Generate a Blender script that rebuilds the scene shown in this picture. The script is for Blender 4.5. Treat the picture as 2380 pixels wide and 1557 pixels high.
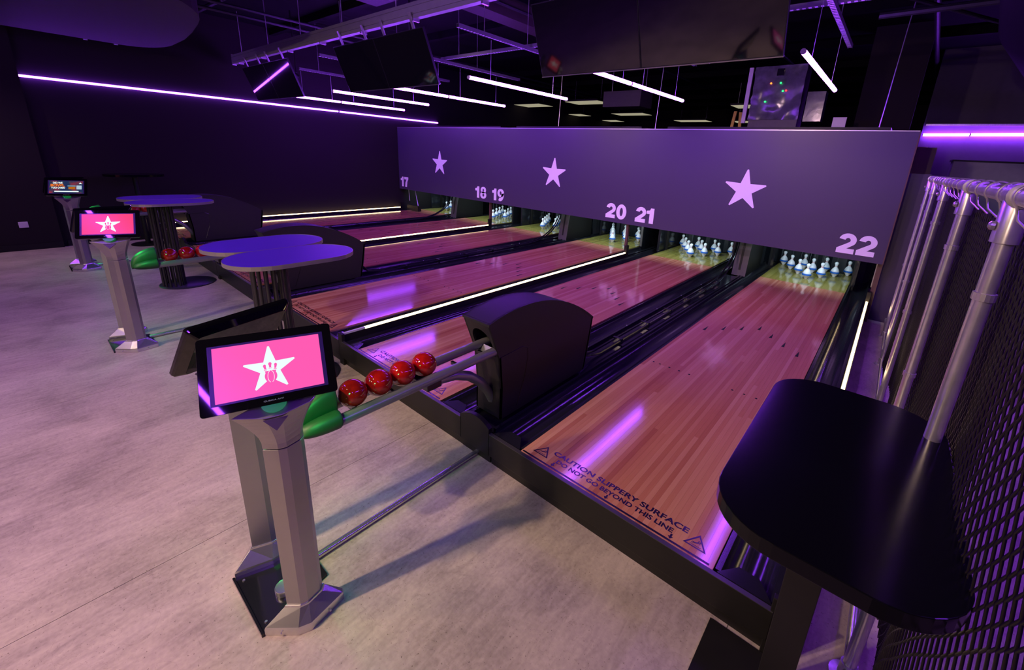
import bpy, bmesh, math, random
from mathutils import Vector, Matrix
random.seed(7)
R = math.radians
sc = bpy.context.scene
for o in list(bpy.data.objects): bpy.data.objects.remove(o)
col = sc.collection

# ---------------------------------------------------------------- camera
cd = bpy.data.cameras.new('camera'); cam = bpy.data.objects.new('camera', cd); col.objects.link(cam); sc.camera = cam
cam.location = (1.3127, -1.5444, 1.8253)
yaw, pit, rol = 0.674783, 1.284659, 0.0538998
cam.matrix_world = Matrix.Translation(cam.location) @ (Matrix.Rotation(yaw, 4, 'Z') @ Matrix.Rotation(pit, 4, 'X') @ Matrix.Rotation(rol, 4, 'Z'))
cd.sensor_fit = 'HORIZONTAL'; cd.sensor_width = 36.0
cd.lens = 988.10 / 2380 * 36.0
cd.shift_x = -(1258.58 - 1190) / 2380
cd.shift_y = (648.71 - 778.5) / 2380
cd.clip_start = 0.02; cd.clip_end = 100

# ---------------------------------------------------------------- view, world
sc.view_settings.view_transform = 'Standard'; sc.view_settings.look = 'None'
sc.view_settings.exposure = 0.0; sc.view_settings.gamma = 1.0; sc.view_settings.use_curve_mapping = False
sc.cycles.use_denoising = True
sc.cycles.sample_clamp_indirect = 4.0
sc.cycles.max_bounces = 6
w = bpy.data.worlds.new('world'); sc.world = w; w.use_nodes = True
w.node_tree.nodes['Background'].inputs[0].default_value = (0.10, 0.05, 0.25, 1); w.node_tree.nodes['Background'].inputs[1].default_value = 0.03

# ---------------------------------------------------------------- light levels
VIOLET = (0.27, 0.045, 1.0)
TUBE = 108.0           # violet hanging tubes
WALLTUBE = 38.0        # violet strips along the walls
WARMTUBE = 9.0        # warm strips between lanes
WARM = (1.0, 0.70, 0.49)
SPOTW = 400.0         # ceiling spots over the seating area
GREENW = 1.3
DECKW = 15.0

def spot(name, loc, target, power, color, size=R(75), blend=0.7, rad=0.06):
    l = bpy.data.lights.new(name, 'SPOT'); l.energy = power; l.color = color; l.spot_size = size; l.spot_blend = blend; l.shadow_soft_size = rad
    o = bpy.data.objects.new(name, l); col.objects.link(o); o.location = loc
    o.rotation_euler = (Vector(target) - Vector(loc)).to_track_quat('-Z', 'Y').to_euler()
    return o
SPOTS = [((-0.9, -3.6, 3.2), (-0.6, -0.7, 0), 0.9), ((-0.7, -2.9, 3.3), (1.3, -0.5, 0), 0.65), ((-3.2, -4.2, 3.2), (-3.0, -1.1, 0), 0.75),
         ((-6.3, -4.2, 3.2), (-6.3, -0.6, 0), 0.9), ((-8.0, -3.0, 3.2), (-8.0, -1.6, 0), 0.35), ((-1.0, -5.6, 3.2), (-2.0, -2.9, 0), 0.5), ((-8.3, -5.2, 2.3), (-6.8, -2.2, 3.0), 0.12), ((0.3, -6.2, 2.3), (-2.6, 1.5, 2.9), 0.85)]  # last two are unseen spots added to warm the duct and the beam
for i, (a, b, k) in enumerate(SPOTS):
    spot('ceiling_or_added_spot_light', a, b, SPOTW * k, WARM, R(95), 1.0, 0.05)
for x, k in ((-7.103, 0.55), (-3.73, 1.0), (-0.36, 1.1)):      # wash lights added behind each pair of televisions to brighten the masking board
    spot('added_wash_light', (x, 1.95, 2.86), (x, 4.93, 1.35), 125 * k, (1.0, 0.62, 0.72), R(100), 0.9, 0.05)
def area(name, loc, rot, sx, sy, power, color):
    l = bpy.data.lights.new(name, 'AREA'); l.shape = 'RECTANGLE'; l.size = sx; l.size_y = sy; l.energy = power; l.color = color
    o = bpy.data.objects.new(name, l); col.objects.link(o); o.location = loc; o.rotation_euler = rot; return o
# lanes geometry
W = 1.0668; H = 0.22
XL = [-8.532, -6.741, -5.161, -3.370, -1.791, 0.0]
LANES = [17, 18, 19, 20, 21, 22]
DECK0, DECK1 = 5.385, 6.70
PY0 = 5.82
RET = [-7.103, -3.732, -0.362]
DIV = [-5.418, -2.048]
for x in XL:      # fittings under the pin machines, hidden from the seats by the masking board
    area('pin_deck_light', (x + W / 2, 5.22, 1.02), (R(66), 0, 0), 0.9, 0.08, DECKW, (0.62, 0.85, 1.0))
CN = [(-0.35, -7.103 + 0.362), (-0.35, -3.732 + 0.362), (-0.35, 0.0)]
for cx, dx in CN:
    for s in (-1, 1):
        area('console_green_light', (cx + dx + s * 0.20, -1.02, 0.93), (R(18), 0, 0), 0.05, 0.05, GREENW, (0.05, 1.0, 0.18))

# ---------------------------------------------------------------- materials
MATS = {}
def newmat(name):
    m = bpy.data.materials.new(name); m.use_nodes = True; MATS[name] = m
    return m, m.node_tree, m.node_tree.nodes['Principled BSDF']
def mat(name, colr, rough=0.5, metal=0.0, noise=0.06, nscale=14.0, bump=0.0, spec=0.5, coat=0.0, stretch=None, aniso=0.0):
    if name in MATS: return MATS[name]
    m, nt, b = newmat(name)
    b.inputs['Roughness'].default_value = rough; b.inputs['Metallic'].default_value = metal
    b.inputs['Specular IOR Level'].default_value = spec; b.inputs['Coat Weight'].default_value = coat
    tc = nt.nodes.new('ShaderNodeTexCoord'); no = nt.nodes.new('ShaderNodeTexNoise'); no.inputs['Scale'].default_value = nscale; no.inputs['Detail'].default_value = 4
    src = tc.outputs['Object']
    if stretch:
        mp = nt.nodes.new('ShaderNodeMapping'); mp.inputs['Scale'].default_value = stretch; nt.links.new(src, mp.inputs[0]); src = mp.outputs[0]
    nt.links.new(src, no.inputs['Vector'])
    mr = nt.nodes.new('ShaderNodeMapRange'); mr.inputs[3].default_value = 1 - noise * 2; mr.inputs[4].default_value = 1 + noise * 2
    nt.links.new(no.outputs['Fac'], mr.inputs[0])
    mx = nt.nodes.new('ShaderNodeVectorMath'); mx.operation = 'SCALE'; mx.inputs[0].default_value = colr
    nt.links.new(mr.outputs[0], mx.inputs['Scale']); nt.links.new(mx.outputs[0], b.inputs['Base Color'])
    if bump:
        bp = nt.nodes.new('ShaderNodeBump'); bp.inputs['Strength'].default_value = bump; bp.inputs['Distance'].default_value = 0.002
        nt.links.new(no.outputs['Fac'], bp.inputs['Height']); nt.links.new(bp.outputs[0], b.inputs['Normal'])
    return m
def emit(name, colr, strength, base=(0, 0, 0)):
    if name in MATS: return MATS[name]
    m, nt, b = newmat(name)
    b.inputs['Base Color'].default_value = (*base, 1); b.inputs['Roughness'].default_value = 0.25
    b.inputs['Emission Color'].default_value = (*colr, 1); b.inputs['Emission Strength'].default_value = strength
    return m
def mathn(nt, op, a, b=None):
    n = nt.nodes.new('ShaderNodeMath'); n.operation = op
    for i, v in enumerate((a, b)):
        if v is None: continue
        if isinstance(v, (int, float)): n.inputs[i].default_value = v
        else: nt.links.new(v, n.inputs[i])
    return n.outputs[0]
def ramp(nt, fac, stops):
    r = nt.nodes.new('ShaderNodeValToRGB'); e = r.color_ramp.elements
    e[0].position, e[0].color = stops[0][0], (*stops[0][1], 1); e[1].position, e[1].color = stops[-1][0], (*stops[-1][1], 1)
    for p, c in stops[1:-1]:
        k = e.new(p); k.color = (*c, 1)
    nt.links.new(fac, r.inputs[0]); return r.outputs[0]
def wood(name, dark, mid, light, rough=0.16, seg=1.3):
    m, nt, b = newmat(name); b.inputs['Roughness'].default_value = rough
    tc = nt.nodes.new('ShaderNodeTexCoord'); sp = nt.nodes.new('ShaderNodeSeparateXYZ'); nt.links.new(tc.outputs['Object'], sp.inputs[0])
    cx = mathn(nt, 'FLOOR', mathn(nt, 'MULTIPLY', sp.outputs[0], 39 / W))
    wn = nt.nodes.new('ShaderNodeTexWhiteNoise'); wn.noise_dimensions = '1D'; nt.links.new(cx, wn.inputs['W'])
    cy = mathn(nt, 'FLOOR', mathn(nt, 'DIVIDE', mathn(nt, 'ADD', sp.outputs[1], mathn(nt, 'MULTIPLY', wn.outputs['Value'], 3.0)), seg))
    cb = nt.nodes.new('ShaderNodeCombineXYZ'); nt.links.new(cx, cb.inputs[0]); nt.links.new(cy, cb.inputs[1])
    w2 = nt.nodes.new('ShaderNodeTexWhiteNoise'); w2.noise_dimensions = '2D'; nt.links.new(cb.outputs[0], w2.inputs['Vector'])
    # broad tone shared by two to four boards
    no1 = nt.nodes.new('ShaderNodeTexNoise'); no1.noise_dimensions = '1D'; no1.inputs['Scale'].default_value = 0.33; no1.inputs['Detail'].default_value = 1; nt.links.new(cx, no1.inputs['W'])
    mp = nt.nodes.new('ShaderNodeMapping'); mp.inputs['Scale'].default_value = (90, 2.2, 1); nt.links.new(tc.outputs['Object'], mp.inputs[0])
    gr = nt.nodes.new('ShaderNodeTexNoise'); gr.inputs['Scale'].default_value = 1.6; gr.inputs['Detail'].default_value = 5; gr.inputs['Distortion'].default_value = 1.2; nt.links.new(mp.outputs[0], gr.inputs['Vector'])
    t = mathn(nt, 'ADD', mathn(nt, 'MULTIPLY', w2.outputs['Value'], 0.42), mathn(nt, 'MULTIPLY', no1.outputs['Fac'], 0.45))
    t = mathn(nt, 'ADD', t, mathn(nt, 'MULTIPLY', gr.outputs['Fac'], 0.22))
    c = ramp(nt, t, [(0.22, dark), (0.5, mid), (0.88, light)])
    nt.links.new(c, b.inputs['Base Color'])
    return m
wood('lane_wood', (0.34, 0.100, 0.055), (0.47, 0.180, 0.090), (0.62, 0.32, 0.170), 0.10, 3.2)
wood('deck_wood', (0.21, 0.18, 0.035), (0.28, 0.24, 0.05), (0.35, 0.31, 0.08), 0.09)

def floormat():
    m, nt, b = newmat('vinyl_floor'); b.inputs['Roughness'].default_value = 0.5; b.inputs['Specular IOR Level'].default_value = 0.35
    tc = nt.nodes.new('ShaderNodeTexCoord')
    def N(s, d, sc3=(1, 1, 1), dist=0):
        mp = nt.nodes.new('ShaderNodeMapping'); mp.inputs['Scale'].default_value = sc3; nt.links.new(tc.outputs['Object'], mp.inputs[0])
        n = nt.nodes.new('ShaderNodeTexNoise'); n.inputs['Scale'].default_value = s; n.inputs['Detail'].default_value = d; n.inputs['Distortion'].default_value = dist
        nt.links.new(mp.outputs[0], n.inputs['Vector']); return n.outputs['Fac']
    a = N(2.2, 6, (1, 1, 1), 0.6); f = N(60, 3); st = N(9, 5, (3.2, 0.8, 1), 1.0)
    t = mathn(nt, 'ADD', mathn(nt, 'MULTIPLY', a, 0.5), mathn(nt, 'MULTIPLY', f, 0.2)); t = mathn(nt, 'ADD', t, mathn(nt, 'MULTIPLY', st, 0.3))
    c = ramp(nt, t, [(0.36, (0.25, 0.205, 0.17)), (0.5, (0.38, 0.315, 0.26)), (0.64, (0.49, 0.41, 0.335))])
    sp = N(110, 2); spk = ramp(nt, sp, [(0.66, (1, 1, 1)), (0.74, (0.45, 0.42, 0.40))])
    ck = N(3.0, 9, (1, 1, 1), 2.5)
    d = mathn(nt, 'ABSOLUTE', mathn(nt, 'SUBTRACT', ck, 0.5)); crk = ramp(nt, d, [(0.0, (0.72, 0.7, 0.68)), (0.004, (1, 1, 1))])
    mx = nt.nodes.new('ShaderNodeMix'); mx.data_type = 'RGBA'; mx.blend_type = 'MULTIPLY'; mx.inputs[0].default_value = 1
    nt.links.new(c, mx.inputs[6]); nt.links.new(spk, mx.inputs[7])
    mx2 = nt.nodes.new('ShaderNodeMix'); mx2.data_type = 'RGBA'; mx2.blend_type = 'MULTIPLY'; mx2.inputs[0].default_value = 0.8
    nt.links.new(mx.outputs[2], mx2.inputs[6]); nt.links.new(crk, mx2.inputs[7]); nt.links.new(mx2.outputs[2], b.inputs['Base Color'])
floormat()
def ballmat():
    m, nt, b = newmat('ball_red'); b.inputs['Roughness'].default_value = 0.05; b.inputs['Coat Weight'].default_value = 0.3; b.inputs['Coat Roughness'].default_value = 0.02
    tc = nt.nodes.new('ShaderNodeTexCoord'); n = nt.nodes.new('ShaderNodeTexNoise'); n.inputs['Scale'].default_value = 18; n.inputs['Detail'].default_value = 5; n.inputs['Distortion'].default_value = 2.0
    nt.links.new(tc.outputs['Object'], n.inputs['Vector'])
    nt.links.new(ramp(nt, n.outputs['Fac'], [(0.3, (0.26, 0.004, 0.004)), (0.6, (0.36, 0.006, 0.005)), (0.8, (0.44, 0.02, 0.01))]), b.inputs['Base Color'])
ballmat()
BLK = mat('black_panel', (0.010, 0.009, 0.008), 0.45, spec=0.28, noise=0.12, bump=0.1)
BLKG = mat('black_gloss', (0.010, 0.010, 0.013), 0.14, noise=0.1)
GUT = mat('gutter_plastic', (0.012, 0.012, 0.016), 0.16, noise=0.15)
HOOD = mat('hood_plastic', (0.012, 0.010, 0.011), 0.5, spec=0.35, bump=0.25, nscale=300)
WALLM = mat('dark_wall', (0.018, 0.0145, 0.015), 0.8, spec=0.12, bump=0.15, nscale=60)
CEIL = mat('dark_ceiling', (0.004, 0.004, 0.004), 0.9, spec=0.1)
DUCT = mat('duct_paint', (0.030, 0.025, 0.019), 0.6, spec=0.2, noise=0.08)
MASK = mat('masking_paint', (0.054, 0.036, 0.084), 0.45, noise=0.05, nscale=120)
SILV = mat('satin_aluminium', (0.36, 0.345, 0.35), 0.36, 0.85, noise=0.03)
SILV2 = mat('bright_aluminium', (0.62, 0.60, 0.62), 0.26, 0.9, noise=0.03)
GALV = mat('galvanised_steel', (0.66, 0.63, 0.64), 0.28, 0.82, noise=0.14, nscale=60, bump=0.0, stretch=(1, 1, 0.35))
EDGE = mat('table_edge_band', (0.30, 0.28, 0.27), 0.35, 0.6, noise=0.03)
TTOP = mat('table_laminate', (0.035, 0.010, 0.34), 0.42, noise=0.05, nscale=200)
ROD = mat('black_rod', (0.022, 0.021, 0.022), 0.32, 0.2)
TBLK = mat('black_tabletop', (0.003, 0.003, 0.004), 0.16, noise=0.1, nscale=200, spec=0.16)
GREEN = mat('green_bumper', (0.004, 0.050, 0.013), 0.5, noise=0.10, nscale=30, bump=0.3)
RAIL = mat('rail_tube', (0.23, 0.22, 0.23), 0.30, 0.55, noise=0.04)
PINW = mat('pin_white', (0.78, 0.80, 0.82), 0.25, noise=0.02)
PINB = mat('pin_band_blue', (0.015, 0.13, 0.52), 0.5, noise=0.05)
PINR = mat('pin_stripe_red', (0.55, 0.03, 0.04), 0.35, noise=0.02)
MARK = mat('lane_print', (0.006, 0.004, 0.010), 0.25, noise=0.02)
PRINT = mat('masking_print', (0.93, 0.86, 0.93), 0.5, noise=0.01)
TV = mat('tv_glass', (0.006, 0.006, 0.008), 0.05, noise=0.02, spec=1.0)
TVB = mat('tv_shell', (0.010, 0.010, 0.012), 0.3, noise=0.05)
MONB = mat('monitor_glass', (0.003, 0.003, 0.004), 0.03, noise=0.02, spec=0.45)
WHITE = mat('white_plastic', (0.62, 0.58, 0.56), 0.4, noise=0.02)
YEL = mat('yellow_paint', (0.60, 0.42, 0.02), 0.5, noise=0.1)
NETM = mat('black_net_cord', (0.010, 0.008, 0.008), 0.5, spec=0.25, noise=0.1)
TRAYM = mat('tray_steel', (0.13, 0.13, 0.13), 0.45, 0.4, noise=0.06)
BEAMM = mat('mill_aluminium', (0.30, 0.29, 0.29), 0.5, 0.3, noise=0.06)
BROWN = mat('brown_timber', (0.10, 0.05, 0.035), 0.5, noise=0.2, stretch=(1, 1, 0.1))
GREY = mat('grey_board', (0.07, 0.06, 0.055), 0.5, noise=0.1)
BAG = mat('clear_wrap', (0.10, 0.10, 0.11), 0.18, noise=0.4, nscale=9, bump=1.0)
CURT = mat('pit_curtain', (0.010, 0.012, 0.018), 0.5, noise=0.2)
PURP = emit('violet_tube', VIOLET, TUBE, (0.5, 0.5, 0.5))
PURPW = emit('violet_wall_strip', VIOLET, WALLTUBE, (0.5, 0.5, 0.5))
WARMM = emit('warm_strip', (1.0, 0.72, 0.34), WARMTUBE, (0.5, 0.5, 0.5))
PANEL = emit('ceiling_panel', (1.0, 0.93, 0.62), 0.34, (0.3, 0.3, 0.3))
SPOTM = emit('spot_lens', WARM, 18.0)
PINK = emit('screen_pink', (1.0, 0.105, 0.44), 1.0)
PINKR = emit('screen_red_pink', (1.0, 0.06, 0.13), 0.95)
SWHITE = emit('screen_white', (0.86, 1.0, 1.0), 1.0)
SBLUE = emit('screen_frame_blue', (0.055, 0.02, 0.20), 0.35)
GLED = emit('green_lens', (0.02, 0.9, 0.16), 0.12, (0.005, 0.05, 0.01))

# ---------------------------------------------------------------- mesh builder
class MB:
    def __init__(s): s.v = []; s.f = []
    def add(s, vs, fs):
        n = len(s.v); s.v += [tuple(v) for v in vs]; s.f += [tuple(i + n for i in f) for f in fs]; return s
    def box(s, a, b, M=None):
        (x0, y0, z0), (x1, y1, z1) = a, b
        v = [Vector(p) for p in ((x0, y0, z0), (x1, y0, z0), (x1, y1, z0), (x0, y1, z0), (x0, y0, z1), (x1, y0, z1), (x1, y1, z1), (x0, y1, z1))]
        if M is not None: v = [M @ p for p in v]
        return s.add(v, [(3, 2, 1, 0), (4, 5, 6, 7), (0, 1, 5, 4), (1, 2, 6, 5), (2, 3, 7, 6), (3, 0, 4, 7)])
    def prism(s, poly, t0, t1, M=None):     # polygon in local x,y extruded from z=t0 to t1
        n = len(poly); v = [Vector((x, y, t0)) for x, y in poly] + [Vector((x, y, t1)) for x, y in poly]
        if M is not None: v = [M @ p for p in v]
        f = [tuple(range(n - 1, -1, -1)), tuple(range(n, 2 * n))] + [(i, (i + 1) % n, n + (i + 1) % n, n + i) for i in range(n)]
        return s.add(v, f)
    def loft(s, rings, cap=True):
        n = len(rings[0]); b = len(s.v)
        for r in rings: s.v += [tuple(p) for p in r]
        for k in range(len(rings) - 1):
            for i in range(n):
                j = (i + 1) % n; s.f.append((b + k * n + i, b + k * n + j, b + (k + 1) * n + j, b + (k + 1) * n + i))
        if cap:
            s.f.append(tuple(b + i for i in range(n - 1, -1, -1))); s.f.append(tuple(b + (len(rings) - 1) * n + i for i in range(n)))
        return s
    def lathe(s, prof, c=(0, 0, 0), n=20, M=None):
        rings = []
        for r, z in prof:
            ring = [Vector((c[0] + r * math.cos(2 * math.pi * i / n), c[1] + r * math.sin(2 * math.pi * i / n), c[2] + z)) for i in range(n)]
            if M is not None: ring = [M @ p for p in ring]
            rings.append(ring)
        return s.loft(rings)
    def tube(s, pts, r, n=8, cap=True):
        pts = [Vector(p) for p in pts]; rings = []; up = Vector((0, 0, 1))
        prev = None
        for i, p in enumerate(pts):
            d = (pts[min(i + 1, len(pts) - 1)] - pts[max(i - 1, 0)]).normalized()
            if prev is None:
                a = d.cross(up); 
                if a.length < 1e-3: a = d.cross(Vector((1, 0, 0)))
            else:
                a = prev - d * prev.dot(d)
            a.normalize(); prev = a; b = d.cross(a)
            rings.append([p + (a * math.cos(2 * math.pi * k / n) + b * math.sin(2 * math.pi * k / n)) * r for k in range(n)])
        return s.loft(rings, cap)
    def mesh(s, name, m, smooth=False):
        me = bpy.data.meshes.new(name); me.from_pydata(s.v, [], s.f); me.validate()
        bm = bmesh.new(); bm.from_mesh(me); bmesh.ops.recalc_face_normals(bm, faces=bm.faces); bm.to_mesh(me); bm.free()
        me.materials.append(m)
        if smooth: smooth_angle(me)
        return me
    def build(s, name, m, parent=None, smooth=False, bevel=0.0, loc=None):
        me = s.mesh(name, m, smooth)
        o = bpy.data.objects.new(name, me); col.objects.link(o)
        if parent is not None: o.parent = parent
        if loc: o.location = loc
        if bevel:
            b = o.modifiers.new('bevel', 'BEVEL'); b.width = bevel; b.segments = 2; b.limit_method = 'ANGLE'; b.angle_limit = R(35)
        return o
def smooth_angle(me, ang=R(38)):
    bm = bmesh.new(); bm.from_mesh(me)
    for f in bm.faces: f.smooth = True
    for e in bm.edges:
        if len(e.link_faces) == 2: e.smooth = e.calc_face_angle(0) < ang
        else: e.smooth = False
    bm.to_mesh(me); bm.free()
def tag(o, label=None, cat=None, group=None, kind=None):
    if label: o['label'] = label
    if cat: o['category'] = cat
    if group: o['group'] = group
    if kind: o['kind'] = kind
    return o
def empty(name, loc, label, cat, group=None):
    o = bpy.data.objects.new(name, None); col.objects.link(o); o.location = loc; o.empty_display_size = 0.1
    return tag(o, label, cat, group)
def obj(name, me, parent=None, loc=None, rot=None):
    o = bpy.data.objects.new(name, me); col.objects.link(o)
    if parent is not None: o.parent = parent
    if loc: o.location = loc
    if rot: o.rotation_euler = rot
    return o
def tree(o):      # copy a thing with its parts and sub-parts
    c = o.copy(); col.objects.link(c)
    for ch in o.children:
        k = tree(ch); k.parent = c
    return c
def textmesh(txt, size, m, name, offset=0.0, extrude=0.0, align='LEFT', spacing=1.0, width=None, shear=0.0):
    cu = bpy.data.curves.new(name, 'FONT'); cu.body = txt; cu.size = size; cu.offset = offset; cu.extrude = extrude; cu.align_x = align; cu.space_character = spacing; cu.shear = shear
    cu.resolution_u = 4
    o = bpy.data.objects.new(name, cu); col.objects.link(o)
    dg = bpy.context.evaluated_depsgraph_get(); dg.update()
    me = bpy.data.meshes.new_from_object(o.evaluated_get(dg)); bpy.data.objects.remove(o)
    xs = [v.co.x for v in me.vertices]; x0, x1 = min(xs), max(xs); ys = [v.co.y for v in me.vertices]; y0, y1 = min(ys), max(ys)
    sx = (width[0] / (x1 - x0)) if width else 1; sy = (width[1] / (y1 - y0)) if width else 1
    for v in me.vertices:
        v.co.x = (v.co.x - x0) * sx; v.co.y = (v.co.y - y0) * sy
    me.materials.clear(); me.materials.append(m); me.name = name
    return me
def star_poly(r, k=0.40, tip=0.06, rot=0.0):
    p = []
    for i in range(5):
        a = math.pi / 2 + rot + i * 2 * math.pi / 5
        for da, rr in ((-tip, 1 - 0.02), (tip, 1 - 0.02)):
            p.append((r * rr * math.cos(a + da * 0.55), r * rr * math.sin(a + da * 0.55)))
        b = a + math.pi / 5
        p.append((r * k * math.cos(b), r * k * math.sin(b)))
    return p
def rrect(x0, y0, x1, y1, r, n=6):
    p = []
    for cx, cy, a0 in ((x1 - r, y1 - r, 0), (x0 + r, y1 - r, 90), (x0 + r, y0 + r, 180), (x1 - r, y0 + r, 270)):
        for i in range(n + 1):
            a = R(a0 + 90 * i / n); p.append((cx + r * math.cos(a), cy + r * math.sin(a)))
    return p

# ================================================================ SETTING
fl = MB().box((-9.4, -7, -0.12), (9.5, 18, -0.006)).build('floor', mat('subfloor', (0.10, 0.09, 0.085), 0.8)); tag(fl, kind='structure')
for x0 in (-8.835, -6.835, -4.835, -2.835, -0.835, 1.165, 3.165, 5.165):
    s = MB().box((x0 - 0.0 + 0.0012, -6.9, -0.006), (x0 + 2 - 0.0012, 17.0 if x0 > 1 else 0.06, 0.0)).build('floor_sheet', MATS['vinyl_floor'], fl)
wl = MB().box((-9.1, -1.20, 0), (-8.85, 17, 3.9)).build('wall_left', WALLM); tag(wl, kind='structure')
MB().box((-8.85, -1.15, 0), (-8.835, 8, 0.09)).build('skirting', BLK, wl)
wp = MB().box((-9.1, -7, 0), (-8.78, -1.20, 3.9)).build('wall_left_front', WALLM); tag(wp, kind='structure')
tag(MB().box((-8.78, -7, 0), (-8.768, -1.20, 0.09)).build('baseboard_left', BLK), kind='structure')
wb = MB().box((-9.1, 17, 0), (9.5, 17.2, 3.9)).build('wall_back', WALLM); tag(wb, kind='structure')
wr = MB().box((1.42, 9.06, 0), (9.4, 9.2, 3.9)).build('wall_right_back', mat('violet_grey_wall', (0.08, 0.07, 0.09), 0.7)); tag(wr, kind='structure')
wr2 = MB().box((9.3, -7, 0), (9.5, 17, 3.9)).build('wall_right', WALLM); tag(wr2, kind='structure')
wf = MB().box((-9.1, -7.2, 0), (9.5, -7, 3.9)).build('wall_front', WALLM); tag(wf, kind='structure')
ce = MB().box((-9.1, -7.2, 3.9), (9.5, 17.2, 4.0)).build('ceiling', CEIL); tag(ce, kind='structure')
for k in range(12):
    y = -5 + k * 1.8
    MB().box((-9.1, y, 3.78), (9.4, y + 0.09, 3.9)).build('joist', CEIL, ce)

# ================================================================ LANES
def gutter_mb(x0, x1):
    n = 10; m = MB(); xc = (x0 + x1) / 2; r = (x1 - x0) / 2 - 0.022
    prof = [(x0, H - 0.012), (xc - r, H - 0.012)] + [(xc - r * math.cos(math.pi * i / n), H - 0.012 - 0.075 * math.sin(math.pi * i / n)) for i in range(1, n)] + [(xc + r, H - 0.012), (x1, H - 0.012)]
    bot = [(x, z - 0.006) for x, z in prof][::-1]
    m.loft([[(x, y, z) for x, z in prof + bot] for y in (0.02, 6.7)])
    return m
def lane_marks(t, X):
    z0 = H + 0.0004; z1 = H + 0.0009
    MB().box((0.007, 0.0, z0 - 0.0003), (1.048, 0.0105, z1)).build('foul_line', MARK, t)
    for txt, xa, xb, ya, yb in (('CAUTION SLIPPERY SURFACE', 0.152, 0.922, 0.094, 0.128), ('DO NOT GO BEYOND THIS LINE', 0.203, 0.867, 0.048, 0.078)):
        key = txt
        if key not in TXT: TXT[key] = textmesh(txt, 0.03, MARK, 'lettering', offset=0.0009, width=(xb - xa, yb - ya))
        obj('lettering', TXT[key], t, (xa, ya, z1))
    if 'tri' not in TXT:
        m = MB(); P = [(0, 0), (0.102, 0), (0.051, 0.081)]; c = (0.051, 0.027)
        Q = [(c[0] + (x - c[0]) * 0.76, c[1] + (y - c[1]) * 0.76) for x, y in P]
        for i in range(3):
            j = (i + 1) % 3; m.prism([P[i], P[j], Q[j], Q[i]], 0, 0.0005)
        m.box((0.026, 0.012, 0), (0.076, 0.0145, 0.0005))
        def bar(a, b, w):
            d = Vector((b[0] - a[0], b[1] - a[1])); nrm = Vector((-d.y, d.x)).normalized() * w / 2
            m.prism([(a[0] - nrm.x, a[1] - nrm.y), (b[0] - nrm.x, b[1] - nrm.y), (b[0] + nrm.x, b[1] + nrm.y), (a[0] + nrm.x, a[1] + nrm.y)], 0, 0.0005)
        for a, b, w_ in (((0.030, 0.020), (0.046, 0.028), 0.003), ((0.033, 0.029), (0.046, 0.028), 0.003), ((0.044, 0.027), (0.058, 0.034), 0.006), ((0.056, 0.034), (0.068, 0.032), 0.003), ((0.055, 0.034), (0.058, 0.048), 0.003)): bar(a, b, w_)
        m.prism([(0.064 + 0.004 * math.cos(a * math.pi / 3), 0.040 + 0.004 * math.sin(a * math.pi / 3)) for a in range(6)], 0, 0.0005)
        TXT['tri'] = m.mesh('warning_triangle', MARK)
        TXT['arr'] = MB().prism([(-0.0045, 0.03), (-0.0045, 0.014), (-0.013, 0.014), (0, 0), (0.013, 0.014), (0.0045, 0.014), (0.0045, 0.03)], 0, 0.0005).mesh('down_arrow', MARK)
        TXT['aim'] = MB().prism([(-0.013, 0), (0.013, 0), (0.0, 0.145)], 0, 0.0005).mesh('aiming_arrow', MARK)
        TXT['dot'] = MB().lathe([(0.0085, 0), (0.0085, 0.0005)], n=10).mesh('range_dot', MARK)
    for x in (0.047, 0.919): obj('warning_triangle', TXT['tri'], t, (x, 0.044, z0))
    for x in (0.201, 0.535, 0.869): obj('down_arrow', TXT['arr'], t, (x, 0.0145, z0))
    for i in range(7):
        x = W / 2 + (i - 3) * 0.1368; obj('aiming_arrow', TXT['aim'], t, (x, 3.015 - abs(i - 3) * 0.143, z0))
    for x in (0.064, 0.119, 0.201, 0.282, 0.365, 0.692, 0.775, 0.857, 0.94, 1.0): obj('range_dot', TXT['dot'], t, (x, 1.565, z0))
TXT = {}
NTH = {17: 'the farthest lane by the left wall', 18: 'the second lane from the left wall', 19: 'the third lane from the left wall', 20: 'the fourth lane from the left wall', 21: 'the fifth lane from the left wall', 22: 'the nearest lane'}
WHERE = {17: 'farthest lane, against the left wall', 18: 'second lane from the left wall', 19: 'third lane from the left wall', 20: 'fourth lane from the left wall', 21: 'second nearest lane, behind the front ball return', 22: 'nearest lane, running to the ten pins by the net'}
for X, num in zip(XL, LANES):
    t = empty('bowling_lane', (X, 0, 0), 'glossy wooden bowling lane, %s' % WHERE[num], 'bowling lane', 'bowling lanes')
    if num >= 21:
        bw = W / 39
        for k in range(39):
            MB().box((k * bw + 0.0002, -0.009, H - 0.02), ((k + 1) * bw - 0.0002, DECK0, H)).build('board', MATS['lane_wood'], t)
    else:
        MB().box((0, -0.009, H - 0.02), (W, DECK0, H)).build('lane_surface', MATS['lane_wood'], t)
    MB().box((0, DECK0, H - 0.02), (W, DECK1, H)).build('pin_deck', MATS['deck_wood'], t)
    MB().box((0.004, 0.004, 0.0), (W - 0.004, 6.9, H - 0.021)).build('lane_bed', BLK, t)
    for a, b in ((-0.235, -0.004), (W + 0.004, W + 0.235)):
        gutter_mb(a, b).build('gutter', GUT, t, smooth=True)
        MB().prism([(a + 0.01, 0.0), (b - 0.01, 0.0), ((a + b) / 2 + 0.04, 0.085), ((a + b) / 2 - 0.04, 0.085)], H - 0.010, H - 0.004).build('gutter_plate', BLKG, t)
    lane_marks(t, X)

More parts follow.
